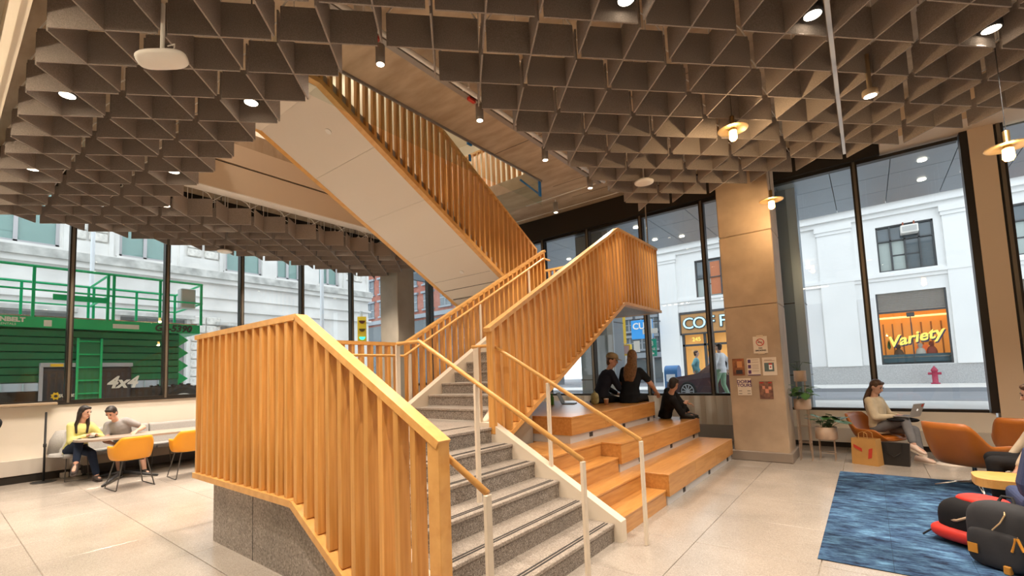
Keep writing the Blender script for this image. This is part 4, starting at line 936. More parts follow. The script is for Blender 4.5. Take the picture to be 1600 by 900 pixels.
def person(label, cat, pel, face, lean=0, side=0, twist=0, hyaw=0, hpitch=0, wl=None, wr=None, al=None, ar=None, toeL=None, toeR=None, pol=None,
           skin=None, hair=('short', None), top=None, sleeve='long', bottom=None, legs='long', shoe=None, sole=None, k=1.0, group=None, extra=None, poleL=None, poleR=None, kneeL=None, kneeR=None, curl=38):
    """pel = pelvis centre; face = heading in degrees (0 = +X); wrists/ankles: world targets"""
    skin = skin or SKIN1
    F = Vector((math.cos(R(face)), math.sin(R(face)), 0)); U = Vector((0, 0, 1)); RT = F.cross(U)      # right-hand side
    pel = Vector(pel)
    D = (U*math.cos(R(lean)) + F*math.sin(R(lean))); D = (D*math.cos(R(side)) + RT*math.sin(R(side))).normalized()
    F2 = (F*math.cos(R(twist)) - RT*math.sin(R(twist)))
    ch_s = (F2.cross(U)); ch_s = (ch_s - D*ch_s.dot(D)).normalized(); ch_f = D.cross(ch_s).normalized() * -1
    if ch_f.dot(F2) < 0: ch_f = -ch_f
    t = thing('person', label, cat, (pel.x, pel.y, 0 if pel.z < 2 else pel.z-1), 0, group)
    waist = pel + D*.17*k; chest = pel + D*.36*k; neck = pel + D*.505*k
    shL, shR = pel + D*.445*k - ch_s*.165*k, pel + D*.445*k + ch_s*.165*k
    HF = (F2*math.cos(R(hyaw)) - F2.cross(U)*math.sin(R(hyaw)))
    HF = (HF*math.cos(R(hpitch)) - U*math.sin(R(hpitch))).normalized()
    Hs = HF.cross(U).normalized(); Hu = Hs.cross(HF).normalized()
    head = neck + (D*.6+Hu*.4).normalized()*.10*k + Hu*.085*k + HF*.02*k
    hipL, hipR = pel - RT*.088*k - U*.02, pel + RT*.088*k - U*.02
    ua, fa_ = .285*k, .255*k; th, shn = .43*k, .42*k
    elL, wl = ik(shL, wl, ua, fa_, poleL or (-ch_s*.7 - F2*.5 - U*.6)); elR, wr = ik(shR, wr, ua, fa_, poleR or (ch_s*.7 - F2*.5 - U*.6))
    knL, al = ik(hipL, al, th, shn, kneeL or (F*1 + U*.8 - RT*.2)); knR, ar = ik(hipR, ar, th, shn, kneeR or (F*1 + U*.8 + RT*.2))
    def torso(m, g):
        rs = [(pel - D*.09*k, .10, .085), (pel - D*.05*k, .150, .110), (pel + D*.03*k, .165, .115), (waist, .135, .100), (pel+D*.27*k, .150, .108), (chest, .165, .112), (pel+D*.43*k, .160, .095), (pel+D*.475*k, .105, .070), (neck, .058, .056)]
        m.loft([(c, (RT if i < 3 else ch_s)*(a*k+g), (F if i < 3 else ch_f)*(b*k+g)) for i, (c, a, b) in enumerate(rs)], 18)
    b = MB(); torso(b, 0)
    b.caps(neck - D*.05*k, head - Hu*.06*k, .052*k, .050*k)
    b.ell(head + Hu*.02*k - HF*.008*k, Hs*.074*k, HF*.092*k, Hu*.105*k, 18, 13)
    b.ell(head - Hu*.050*k + HF*.022*k, Hs*.056*k, HF*.064*k, Hu*.068*k)
    b.caps(head + HF*.082*k + Hu*.018*k, head + HF*.100*k - Hu*.018*k, .011*k, .016*k, 8)
    for s in (-1, 1): b.ell(head + Hs*s*.076*k - HF*.008*k, Hs*.012*k, HF*.022*k, Hu*.034*k, 10, 7)
    for sh, el, wr_, s in ((shL, elL, wl, -1), (shR, elR, wr, 1)):
        b.caps(sh - ch_s*s*.03*k, el, .058*k, .042*k); b.caps(el, wr_, .042*k, .027*k)
        hd = (wr_-el).normalized(); hs = hd.cross(U); hs = hs.normalized() if hs.length > .05 else Vector(RT); hn = hs.cross(hd)
        if hn.z > 0: hn = -hn                                   # palm down
        b.caps(wr_, wr_ + hd*.075*k, .028*k, .040*k, 12, .45, hs)
        for q, ln in ((-.031, .068), (-.0105, .078), (.0105, .074), (.030, .058)):
            p0 = wr_ + hd*.085*k + hs*q*k; d1 = (hd*math.cos(R(curl*.5)) + hn*math.sin(R(curl*.5))); d2 = (hd*math.cos(R(curl*1.3)) + hn*math.sin(R(curl*1.3)))
            p1 = p0 + d1*ln*.55*k; b.caps(p0, p1, .0095*k, .009*k, 7); b.caps(p1, p1 + d2*ln*.5*k, .009*k, .0075*k, 7)
        ts = hs*(-s if hs.dot(ch_s) > 0 else s); p0 = wr_ + hd*.03*k + ts*.025*k; p1 = p0 + (hd*.7+ts*.7+hn*.25).normalized()*.04*k
        b.caps(p0, p1, .013*k, .011*k, 7); b.caps(p1, p1 + (hd*.95+ts*.25+hn*.3).normalized()*.032*k, .011*k, .009*k, 7)
    for hp, kn, an in ((hipL, knL, al), (hipR, knR, ar)):
        b.caps(hp, kn, .082*k, .055*k); b.caps(kn, kn+(an-kn)*.35, .053*k, .054*k); b.caps(kn+(an-kn)*.35, an, .054*k, .036*k)
    toes = []
    for an, td, kn in ((al, toeL, knL), (ar, toeR, knR)):
        td = Vector(td if td is not None else F).normalized(); toes.append(td)
        b.caps(an - td*.03*k - U*.03*k, an + td*.13*k - U*.045*k, .035*k, .030*k)
    remeshed(b, 'body', skin, t, .0095, 3)
    for s in (-1, 1):
        MB().ell(head + HF*.082*k + Hs*s*.031*k + Hu*.022*k, Hs*.013*k, HF*.008*k, Hu*.008*k, 8, 6).build('eye', EYEM, t, True, world=True)
        MB().caps(head + HF*.087*k + Hs*s*.018*k + Hu*.041*k, head + HF*.080*k + Hs*s*.046*k + Hu*.041*k, .005*k, .004*k, 6).build('eyebrow', hair[1] or HAIRD, t, True, world=True)
    MB().caps(head + HF*.083*k - Hs*.019*k - Hu*.052*k, head + HF*.083*k + Hs*.019*k - Hu*.052*k, .008*k, .008*k, 8, .8).build('mouth', LIPM, t, True, world=True)
    # hair
    hs_, hm_ = hair; m = MB()
    if hs_ in ('short', 'long', 'side'):
        m.ell(head + Hu*.036*k - HF*.022*k, Hs*.084*k, HF*.093*k, Hu*.100*k, 18, 12)
        m.ell(head - Hu*.02*k - HF*.045*k, Hs*.073*k, HF*.058*k, Hu*.085*k)
        m.caps(head + HF*.045*k + Hu*.095*k - Hs*.035*k, head + HF*.045*k + Hu*.095*k + Hs*.035*k, .026*k, .024*k)
    if hs_ == 'long':
        lo = neck - ch_f*.105*k - D*.16*k
        m.loft([(head - HF*.03*k + Hu*.02*k, Hs*.080*k, HF*.060*k), (head - HF*.06*k - Hu*.10*k, Hs*.085*k, HF*.05*k), (neck - ch_f*.085*k - D*.02*k, ch_s*.120*k, ch_f*.045*k), (lo, ch_s*.110*k, ch_f*.034*k), (lo - D*.10*k, ch_s*.075*k, ch_f*.02*k)], 14)
    if hs_ == 'side':      # long hair falling in front of both shoulders
        for s in (-1, 1):
            p0 = head + Hs*s*.070*k - HF*.01*k; p1 = neck + ch_s*s*.085*k + ch_f*.045*k - D*.02*k; p2 = chest + ch_s*s*.075*k + ch_f*.125*k
            m.caps(p0, p1, .036*k, .042*k, 10, .7); m.caps(p1, p2, .042*k, .026*k, 10, .6)
        m.caps(head - HF*.06*k, neck - ch_f*.08*k - D*.10*k, .07*k, .06*k, 12, .6, ch_s)
    if m.v: remeshed(m, 'hair', hm_, t, .010, 3)
    # top
    if top:
        m = MB(); torso(m, .014*k)
        for sh, el, wr_, s in ((shL, elL, wl, -1), (shR, elR, wr, 1)):
            m.caps(sh - ch_s*s*.035*k, el if sleeve == 'long' else sh + (el-sh)*.62, .074*k, .058*k)
            if sleeve == 'long': m.caps(el, wr_ - (wr_-el).normalized()*.03*k, .057*k, .040*k)
        m.v = [tuple(v) for v in m.v]
        m.loft([(pel - D*.10*k, RT*.165*k, F*.125*k), (pel + D*.05*k, RT*.182*k, F*.130*k)], 18)
        remeshed(m, 'top', top, t, .012, 4)
    if bottom:
        m = MB()
        m.loft([(pel - U*.10*k, RT*.11*k, F*.10*k), (pel - U*.05*k, RT*.165*k, F*.122*k), (pel + D*.06*k, RT*.172*k, F*.122*k), (pel + D*.10*k, RT*.155*k, F*.112*k)], 18)
        for hp, kn, an in ((hipL, knL, al), (hipR, knR, ar)):
            m.caps(hp, kn, .096*k, .070*k)
            if legs == 'long': m.caps(kn, an + (kn-an).normalized()*.05*k, .069*k, .054*k)
            else: m.caps(kn, kn + (hp-kn)*.1, .07*k, .072*k)
        remeshed(m, 'trousers' if legs == 'long' else 'shorts', bottom, t, .012, 4)
    if shoe:
        for an, td in zip((al, ar), toes):
            sd = td.cross(U).normalized()
            m = MB(); c = an - U*.035*k
            m.loft([(c - td*.085*k - U*.02*k, sd*.028*k, U*.030*k), (c - td*.06*k, sd*.044*k, U*.052*k), (c, sd*.046*k, U*.060*k), (c + td*.07*k - U*.012*k, sd*.048*k, U*.042*k), (c + td*.14*k - U*.02*k, sd*.044*k, U*.030*k), (c + td*.175*k - U*.025*k, sd*.022*k, U*.016*k)], 14)
            s_ = m.build('shoe', shoe, t, True, world=True)
            MB().prism([(-.09, -.04), (-.085, .035), (0, .045), (.09, .05), (.16, .04), (.185, .0), (.16, -.04), (.09, -.048), (0, -.045)], lambda u, v, w_: tuple(c + td*u*k + sd*v*k + U*w_), -.072*k, -.045*k).build('sole', sole or shoe, s_, world=True)
    return dict(t=t, head=head, HF=HF, Hs=Hs, Hu=Hu, neck=neck, chest=chest, ch_s=ch_s, ch_f=ch_f, D=D, wl=wl, wr=wr, pel=pel, F=F, RT=RT)
def cloth(n, c, **kw): return mat(n, c, .85, var=.10, scale=9, bump=.15, spec=.2, **kw)
DENIM = cloth('denim_dark', (.018, .028, .055)); BLK = cloth('black_cloth', (.012, .012, .014)); NAVYC = cloth('navy_cloth', (.018, .022, .040))
# -- couple on the banquette
person('woman in pale yellow sweater with long dark hair leaning over the left table', 'person', (-11.15, 1.74, .545), -8, lean=16, side=-8, twist=12, hyaw=32, hpitch=12,
       wl=(-10.80, 1.96, .785), wr=(-10.84, 1.84, .785), al=(-10.62, 1.95, .09), ar=(-10.55, 1.66, .36), toeL=(.9, .1, 0), toeR=(.7, -.3, -.5), kneeR=(1, .4, 1.2),
       hair=('side', HAIRD), top=cloth('yellow_knit', (.70, .66, .26)), bottom=DENIM, shoe=mat('shoe_brown', (.06, .045, .04), .6), skin=SKIN1, k=.97)
person('man in grey t-shirt and shorts bending over the left table beside the woman', 'person', (-11.12, 2.46, .555), -8, lean=22, side=20, twist=-14, hyaw=-18, hpitch=38,
       wl=(-10.72, 2.52, .79), wr=(-10.70, 2.18, .60), al=(-10.50, 2.60, .09), ar=(-10.80, 2.30, .09), toeL=(.95, .15, 0), toeR=(.9, -.2, 0),
       hair=('short', HAIRD), top=cloth('grey_tee', (.30, .29, .29)), sleeve='short', bottom=cloth('grey_shorts', (.22, .24, .28)), legs='short', shoe=mat('shoe_black', (.015, .015, .015), .6), sole=WHITE, skin=SKIN1, k=1.02)
# -- group of three on the bleacher (backs to the camera)
P = person('man in tan cap and dark jacket sitting on the top bleacher tier', 'person', (-3.72, 7.45, 1.14), 62, lean=24, side=4, twist=-14, hyaw=-42, hpitch=14,
       wl=(-3.62, 7.98, 1.18), wr=(-3.34, 7.78, 1.20), al=(-3.95, 8.10, .80), ar=(-3.55, 8.15, .80), toeL=(.4, .9, 0), toeR=(.4, .9, 0),
       hair=('short', HAIRB), top=NAVYC, bottom=BLK, shoe=MATS['shoe_black'], skin=SKIN1, k=1.0)
m = MB(); hd, hf, hs_, hu = P['head'], P['HF'], P['Hs'], P['Hu']
m.loft([(hd+hu*.045-hf*.012, hs_*.093, hf*.112), (hd+hu*.085-hf*.012, hs_*.091, hf*.109), (hd+hu*.125-hf*.016, hs_*.068, hf*.082), (hd+hu*.145-hf*.02, hs_*.025, hf*.03)], 20)
capm = cloth('cap_tan', (.34, .27, .17)); c = m.build('cap', capm, P['t'], True, world=True)
MB().prism([(-.075, .06), (-.06, .135), (0, .165), (.06, .135), (.075, .06)], lambda u, v, w_: tuple(hd + hs_*u + hf*v + hu*(.045-.12*(v-.06)+w_)), 0, .008).build('visor', capm, c, world=True)
person('woman with long light-brown hair seen from behind on the bleacher, arm round the boy', 'person', (-3.22, 7.58, 1.14), 95, lean=10, side=5, twist=0, hyaw=10, hpitch=8,
       wl=(-3.42, 7.98, 1.2), wr=(-2.92, 8.03, 1.20), al=(-3.38, 8.28, .80), ar=(-3.18, 8.30, .80), toeL=(0, 1, 0), toeR=(.1, 1, 0),
       hair=('long', HAIRL), top=cloth('black_top', (.010, .013, .018)), sleeve='short', bottom=BLK, shoe=MATS['shoe_black'], skin=SKIN1, k=1.0)
person('boy in black hunched at the end of the bleacher, seen from behind', 'person', (-2.90, 8.36, .805), 24, lean=14, side=36, twist=20, hyaw=25, hpitch=22,
       wl=(-2.58, 8.50, .98), wr=(-2.55, 8.38, .96), al=(-2.56, 8.56, .80), ar=(-2.58, 8.40, .80), toeL=(.8, .3, 0), toeR=(.8, .3, 0),
       hair=('short', HAIRD), top=BLK, bottom=BLK, shoe=MATS['shoe_black'], skin=SKIN2, k=.92)
# -- woman with the laptop
person('woman in cream sweater and grey trousers working on a laptop in the orange armchair', 'person', (.06, 10.02, .50), -28, lean=-6, side=0, twist=0, hyaw=-6, hpitch=26,
       wl=(.31, 10.03, .70), wr=(.26, 9.86, .70), al=(.52, 9.76, .10), ar=(.44, 9.60, .30), toeL=(.9, -.45, -.05), toeR=(.75, -.6, -.35), kneeR=(.6, .2, 1.4),
       hair=('long', HAIRB), top=cloth('cream_knit', (.66, .56, .40)), bottom=cloth('grey_trousers', (.18, .18, .19)), shoe=mat('shoe_pink', (.72, .55, .46), .6), sole=mat('sole_cream', (.68, .58, .48), .6), skin=SKIN1, k=.99)
# -- person cut by the right edge, and one whose head shows at the left edge
person('person in beige jacket bending forward at the right edge of the frame', 'person', (1.36, 7.05, .53), 172, lean=2, side=0, hyaw=0, hpitch=20,
       wl=(1.06, 6.86, .46), wr=(1.06, 7.22, .50), al=(.93, 6.88, .105), ar=(.98, 7.18, .105), toeL=(-1, .1, 0), toeR=(-1, .1, 0),
       hair=('short', HAIRB), top=cloth('beige_jacket', (.55, .46, .35)), bottom=BLK, shoe=mat('shoe_navy', (.03, .04, .09), .6), sole=WHITE, skin=SKIN1)
person('dark-haired person at the far left edge, only the head showing', 'person', (-8.2, .22, .90), 180, lean=8, side=28, hyaw=0, hpitch=5,
       wl=(-8.4, -.1, .95), wr=(-8.45, .25, .90), al=(-8.2, .0, .10), ar=(-8.2, .2, .10), toeL=(-1, 0, 0), toeR=(-1, 0, 0),
       hair=('short', HAIRD), top=BLK, bottom=DENIM, shoe=MATS['shoe_black'], skin=SKIN2)
# -- passers-by outside
def walker(label, x, y, face, top, bottom, hair, k=1.0, bag=None):
    f = Vector((math.cos(R(face)), math.sin(R(face)), 0)); rt = f.cross(Vector((0, 0, 1)))
    p = Vector((x, y, GZ+.93*k)); g = Vector((x, y, GZ))
    return person(label, 'person', p, face, lean=3, wl=p - rt*.24 + f*.12 - Vector((0, 0, .02)), wr=p + rt*.24 - f*.05 - Vector((0, 0, .02)), al=g - rt*.08 + f*.16 + Vector((0, 0, .09)), ar=g + rt*.08 - f*.14 + Vector((0, 0, .10)),
                  toeL=f, toeR=f, hair=(('short', hair)), top=top, bottom=bottom, shoe=MATS['shoe_black'], k=k)
walker('passer-by in pale blue shirt outside behind the dark car', -4.55, 18.6, 175, cloth('blue_shirt', (.30, .38, .55)), cloth('dark_blue_trousers', (.04, .06, .12)), HAIRD, 1.02)
walker('passer-by in teal shirt beside the blue mailbox', -5.25, 18.9, 10, cloth('teal_shirt', (.18, .38, .40)), cloth('green_grey_trousers', (.18, .24, .20)), HAIRB, .95)
walker('passer-by in white shirt and green trousers next to the concrete column', -3.45, 15.0, 160, cloth('white_shirt', (.68, .68, .70)), cloth('green_trousers', (.25, .38, .26)), HAIRD, .98)
# ================================================================== FURNITURE
YELC = mat('chair_yellow', (.80, .33, .015), .42); LEATH = mat('cognac_leather', (.44, .135, .018), .38, var=.08, scale=3)
GREYU = mat('grey_upholstery', (.36, .345, .33), .8, var=.08, scale=60, bump=.1)
def shell(name, m, parent, w, d, hb, ha, z, hf=.03, flare=.12, nt_=56, nv=14, thick=.018, arm0=60, arm1=115, drop=.05, backlean=.06):
    """bucket seat: theta 0 = back (-x), rim height falls from back hb to arm ha to front hf"""
    vs = []; fs = []
    def sm(a, b, x): x = max(0, min(1, (x-a)/(b-a))); return x*x*(3-2*x)
    for i in range(nt_):
        t = 2*math.pi*i/nt_; ad = abs(math.degrees(t if t <= math.pi else t-2*math.pi))
        h = hb + (ha-hb)*sm(arm0-28, arm0+12, ad); h = h + (hf-h)*sm(arm1-15, arm1+25, ad)
        c, s = -math.cos(t), math.sin(t); e = 2.7
        px = d*math.copysign(abs(c)**(2/e), c); py = w*math.copysign(abs(s)**(2/e), s)
        for j in range(nv):
            v = j/(nv-1)
            if v < .45: q = v/.45; r = q*.86; zz = -.02*(1-q*q)
            else:
                q = (v-.45)/.55; r = .86 + (.14+flare*h)*math.sin(q*math.pi/2)**.8; zz = h*(1-math.cos(q*math.pi/2))**.75
            bx = -backlean*(zz/max(hb, .01))*(1 if c < 0 else 0)*abs(c)
            vs.append((px*r+bx, py*r, z+zz))
    for i in range(nt_):
        for j in range(nv-1): a = i*nv+j; b_ = ((i+1) % nt_)*nv+j; fs.append((a, b_, b_+1, a+1))
    mb = MB().add(vs, fs); o = mb.build(name, m, parent, True)
    so = o.modifiers.new('thickness', 'SOLIDIFY'); so.thickness = thick; so.offset = 0
    return o
def bucket_chair(label, x, y, rz):
    t = thing('bucket_armchair', label, 'chair', (x, y, 0), rz, 'yellow armchairs at the long table')
    shell('seat_shell', YELC, t, .27, .25, .36, .22, .46, hf=.015, thick=.02)
    for s in (-1, 1):
        MB().tube([(-.20, s*.16, .45), (-.27, s*.25, .015), (-.26, s*.26, .008), (.22, s*.26, .008), (.24, s*.25, .015), (.15, s*.16, .45)], .009, 6).build('sled_leg', mat('chair_steel', (.12, .115, .11), .35, metal=.7), t)
    MB().box(-.16, .16, -.14, .14, .425, .44).build('seat_mount', BLACK, t)
bucket_chair('yellow bucket armchair pulled up opposite the man in grey', -9.50, 2.16, R(184))
bucket_chair('yellow bucket armchair half hidden by the stair guard', -9.60, 3.02, R(178))
bq = thing('banquette', 'long grey upholstered banquette along the left wall', 'banquette', (-11.4, 4.0, 0))
def rbar(y0, y1, prof, name, m, n=1):
    return MB().prism(prof, lambda u, v, w_: (u, w_, v), y0, y1)
seatp = [(-11.62, .40), (-11.05, .40), (-11.0, .42), (-11.0, .455), (-11.04, .475), (-11.62, .475)]
backp = [(-11.66, .46), (-11.50, .46), (-11.56, .84), (-11.60, .865), (-11.66, .865)]
secs = [(1.56, 2.92), (2.93, 4.6), (4.61, 6.3)]
for i, (y0, y1) in enumerate(secs):
    s = rbar(y0+.005, y1-.005, seatp, '', None).build('seat', GREYU, bq, world=True); b = rbar(y0+.005, y1-.005, backp, '', None).build('backrest', GREYU, bq, world=True)
    for o in (s, b):
        bv = o.modifiers.new('round', 'BEVEL'); bv.width = .03; bv.segments = 3; bv.limit_method = 'ANGLE'
# rounded end
MB().loft([((-11.33, 1.56, .44), (.31, 0, 0), (0, .16, 0)), ((-11.33, 1.56, .47), (.29, 0, 0), (0, .14, 0))], 20).build('seat_end', GREYU, bq, world=True)
MB().loft([((-11.58, 1.56, .46), (.075, 0, 0), (0, .14, 0)), ((-11.59, 1.57, .70), (.07, 0, 0), (0, .12, 0)), ((-11.60, 1.60, .86), (.05, 0, 0), (0, .07, 0))], 16).build('back_end', GREYU, bq, True, world=True)
MB().box(-11.66, -11.4, 1.9, 6.2, .20, .40).build('base_panel', mat('beige_base', (.42, .36, .29), .6), bq, world=True)
MB().box(-11.66, -11.38, 1.9, 6.2, .05, .20).build('plinth_base', BLACK, bq, world=True)
for y in (1.75, 3.0, 4.6, 6.0):
    MB().tube([(-11.05, y-.14, .40), (-11.0, y-.16, .01), (-11.0, y+.16, .01), (-11.05, y+.14, .40)], .009, 6).build('leg', MATS['chair_steel'], bq, world=True)
t = thing('long_table', 'long grey table with rounded end in front of the banquette', 'table', (-10.3, 3.6, 0))
pts = [(-10.66 + .40*math.cos(R(a)), 2.03 + .40*math.sin(R(a))) for a in range(180, 361, 15)] + [(-10.26, 6.2), (-11.06, 6.2)]
MB().prism(pts, lambda u, v, w_: (u, v, w_), .705, .74).build('top', mat('table_grey', (.36, .29, .24), .35), t, world=True)
for y in (2.3, 4.2):
    l = MB().tube([(-10.6, y, .05), (-10.6, y, .705)], .04, 12).build('column', BLACK, t, True, world=True)
    for dx, dy in ((.75, -.42), (-.3, -.35), (.5, .4), (-.3, .35)): MB().tube([(-10.6, y, .09), (-10.6+dx*.5, y+dy*.5, .06), (-10.6+dx, y+dy, .02)], [.035, .028, .018], 8).build('foot', BLACK, l, True, world=True)
for x, y, lb in ((-10.82, 1.92, 'dark smartphone lying on the long grey table'),):
    o = MB().bbox(-.037, .037, -.075, .075, 0, .008, .003).build('smartphone', BLACK); o.location = (x, y, .741); tag(o, lb, 'phone')
t = thing('crowd_stanchion', 'slim black stanchion pole on a round base by the left wall', 'stanchion', (-11.45, 1.38, 0))
MB().lathe([(.17, 0), (.17, .008), (.06, .016), (.02, .02)], (0, 0, 0), 28).build('base', BLACK, t)
MB().lathe([(.016, .01), (.016, .60), (.024, .61), (.024, .66), (.016, .67), (.016, 1.21), (.012, 1.22)], (0, 0, 0), 12).build('pole', BLACK, t, True)
t = thing('power_strip', 'white power outlets strip on the floor beneath the banquette end', 'outlet strip', (-11.62, 1.75, 0))
for y in (1.62, 1.80, 1.98): MB().bbox(-11.70, -11.60, y, y+.12, .0, .09, .01).build('outlet', WHITE, t, world=True)
# -- lounge chairs
def lounge(label, x, y, rz, hb=.40, ha=.17, star=True):
    t = thing('lounge_chair', label, 'armchair', (x, y, .0095 if y < 8.4 else 0), rz, 'cognac leather lounge chairs')
    shell('seat_shell', LEATH, t, .32, .30, hb, ha, .32, hf=.02, flare=.30, thick=.03, arm0=58, arm1=112, backlean=.10)
    MB().ell((.02, 0, .345), (.26, 0, 0), (0, .28, 0), (0, 0, .045)).build('seat_cushion', LEATH, t, True)
    MB().lathe([(.022, .05), (.022, .34), (.05, .355)], (0, 0, 0), 12).build('column', STEEL, t, True)
    for k in range(4):
        a = R(45+90*k); MB().tube([(0, 0, .085), (.18*math.cos(a), .18*math.sin(a), .07), (.37*math.cos(a), .37*math.sin(a), .018)], [.022, .018, .013], 8).build('foot', STEEL, t, True)
    return t
lounge('cognac leather lounge chair the laptop woman sits in', .06, 10.02, R(-28), .40, .17)
lounge('cognac leather lounge chair seen from behind beside the blue rug', 0.90, 8.05, R(48), .50, .24)
lounge('cognac leather lounge chair at the right edge, back towards the window', 1.62, 9.45, R(75), .46, .20)
t = thing('tulip_table', 'small white round pedestal table behind the lounge chair', 'table', (.86, 9.80, 0))
MB().lathe([(.20, 0), (.19, .012), (.06, .05), (.022, .12), (.02, .45), (.05, .52), (.02, .53)], (0, 0, 0), 28).build('pedestal', mat('tulip_white', (.74, .66, .58), .3), t, True)
MB().lathe([(.03, .515), (.24, .53), (.25, .54), (.25, .548), (.02, .55)], (0, 0, 0), 32).build('top', MATS['tulip_white'], t, True)
t = thing('side_table', 'light oak side table with rounded corner on the rug', 'side table', (.95, 6.55, .0095))
pts = squircle(0, 0, .24, .24, 32, 3.4)
MB().prism(pts, lambda u, v, w_: (u, v, w_), .36, .44).build('top', WOODR, t)
MB().bbox(-.02, .04, -.03, .03, .0, .36, .004).build('leg', WOODB, t); MB().bbox(-.16, .16, -.03, .03, 0, .02, .004).build('foot_bar', WOODB, t)
NAVY = mat('navy_fabric', (.028, .045, .12), .85, var=.15, scale=90, bump=.15)
t = thing('navy_armchair', 'navy fabric armchair cut by the right edge of the frame', 'armchair', (1.30, 5.75, .0095))
def soft(name, q, m, b=.05):
    o = MB().box(*q).build(name, m, t, world=True); bv = o.modifiers.new('round', 'BEVEL'); bv.width = b; bv.segments = 4; return o
o = MB().prism([(.86, .46), (.84, .60), (.90, .86), (1.0, .98), (1.75, .98), (1.75, .46)], lambda u, v, w_: (u, w_, v), 5.35, 5.60).build('backrest', NAVY, t, world=True)
bv = o.modifiers.new('round', 'BEVEL'); bv.width = .07; bv.segments = 4
soft('seat_cushion', (.86, 1.75, 5.50, 6.15, .22, .46), NAVY); soft('base', (.90, 1.72, 5.38, 6.12, .05, .22), NAVY, .03)
# -- rug: carpet tiles
rugm = bpy.data.materials.new('rug_blue'); rugm.use_nodes = True; N, L = nt(rugm); b = N['Principled BSDF']; b.inputs['Roughness'].default_value = .95; b.inputs['Specular IOR Level'].default_value = .1
geo = N.new('ShaderNodeNewGeometry'); mp = N.new('ShaderNodeMapping'); mp.inputs['Scale'].default_value = (1.5, 3.4, 1); mp.inputs['Rotation'].default_value = (0, 0, R(-8)); L.new(geo.outputs['Position'], mp.inputs[0])
n1 = N.new('ShaderNodeTexNoise'); n1.inputs['Scale'].default_value = 3.0; n1.inputs['Detail'].default_value = 9; n1.inputs['Roughness'].default_value = .72; L.new(mp.outputs[0], n1.inputs['Vector'])
rp = N.new('ShaderNodeValToRGB'); e = rp.color_ramp.elements; e[0].position = .36; e[0].color = (.012, .017, .035, 1); e[1].position = .66; e[1].color = (.10, .22, .36, 1)
a = e.new(.46); a.color = (.028, .058, .12, 1); a = e.new(.56); a.color = (.055, .115, .20, 1)
L.new(n1.outputs[0], rp.inputs[0]); oi = N.new('ShaderNodeObjectInfo'); mr = N.new('ShaderNodeMapRange'); mr.inputs['To Min'].default_value = .8; mr.inputs['To Max'].default_value = 1.2; L.new(oi.outputs['Random'], mr.inputs[0])
hv = N.new('ShaderNodeHueSaturation'); L.new(rp.outputs[0], hv.inputs['Color']); n2 = N.new('ShaderNodeTexNoise'); n2.inputs['Scale'].default_value = 1.1; n2.inputs['Detail'].default_value = 4; L.new(geo.outputs['Position'], n2.inputs['Vector']); m3 = N.new('ShaderNodeMapRange'); m3.inputs['From Min'].default_value = .35; m3.inputs['From Max'].default_value = .65; m3.inputs['To Min'].default_value = .6; m3.inputs['To Max'].default_value = 1.45; L.new(n2.outputs[0], m3.inputs[0]); m4 = N.new('ShaderNodeMath'); m4.operation = 'MULTIPLY'; L.new(mr.outputs[0], m4.inputs[0]); L.new(m3.outputs[0], m4.inputs[1])
L.new(m4.outputs[0], hv.inputs['Value']); L.new(hv.outputs[0], b.inputs['Base Color'])
rg = thing('area_rug', 'blue streaked rug of carpet tiles on the right floor', 'rug', (1.0, 6.6, 0))
MB().box(-.45, 3.4, 4.65, 8.50, .0015, .004).build('backing', BLACK, rg, world=True)
me = MB().bbox(.0005, .4807, .0005, .9615, 0, .006, .002).mesh('carpet_tile', rugm)
for i in range(8):
    for k in range(4): inst(me, 'carpet_tile', rg, (-.45+.4812*i, 4.65+.9625*k, .003))
# -- bags
t = thing('paper_bag', 'brown paper shopping bag on the floor beside the armchair', 'bag', (-.13, 9.30, 0), R(-22))
KR = mat('kraft', (.48, .25, .07), .75, var=.08, scale=5)
MB().add([(-.17,-.10,0),(.17,-.10,0),(.17,.10,0),(-.17,.10,0),(-.16,-.09,.40),(.16,-.09,.40),(.16,.09,.40),(-.16,.09,.40),(-.15,-.08,.40),(.15,-.08,.40),(.15,.08,.40),(-.15,.08,.40),(-.16,-.09,.02),(.16,-.09,.02),(.16,.09,.02),(-.16,.09,.02)],
         [(0,3,2,1),(0,1,5,4),(1,2,6,5),(2,3,7,6),(3,0,4,7),(4,5,9,8),(5,6,10,9),(6,7,11,10),(7,4,8,11),(8,9,13,12),(9,10,14,13),(10,11,15,14),(11,8,12,15),(12,13,14,15)]).build('sack', KR, t)
for y in (-.085, .085): MB().tube([(-.06, y, .38), (-.055, y, .48), (0, y, .51), (.055, y, .48), (.06, y, .38)], .005, 6).build('handle', KR, t)
RED = mat('print_red', (.50, .04, .02), .6)
MB().prism([(-.13, .26), (-.02, .20), (-.02, .25), (-.13, .31)], lambda u, v, w_: (u, -.098+w_-.0, v), -.004, 0).build('print', RED, t)
MB().prism([(.05, .10), (.10, .12), (.12, .27), (.07, .25)], lambda u, v, w_: (u, -.098+w_, v), -.004, 0).build('print', RED, t)
t = thing('tote_bag', 'black leather tote bag standing next to the paper bag', 'bag', (.20, 9.40, 0), R(-8))
BLL = mat('black_leather', (.015, .013, .012), .35)
MB().add([(-.17,-.06,0),(.17,-.06,0),(.17,.06,0),(-.17,.06,0),(-.19,-.04,.34),(.19,-.04,.34),(.19,.04,.34),(-.19,.04,.34)], [(0,3,2,1),(4,5,6,7),(0,1,5,4),(1,2,6,5),(2,3,7,6),(3,0,4,7)]).build('sack', BLL, t)
for y in (-.052, .05): MB().tube([(-.10, y, .33), (-.085, y-.01, .20), (0, y-.018, .13), (.085, y-.01, .20), (.10, y, .33)], .008, 6).build('handle', BLL, t)
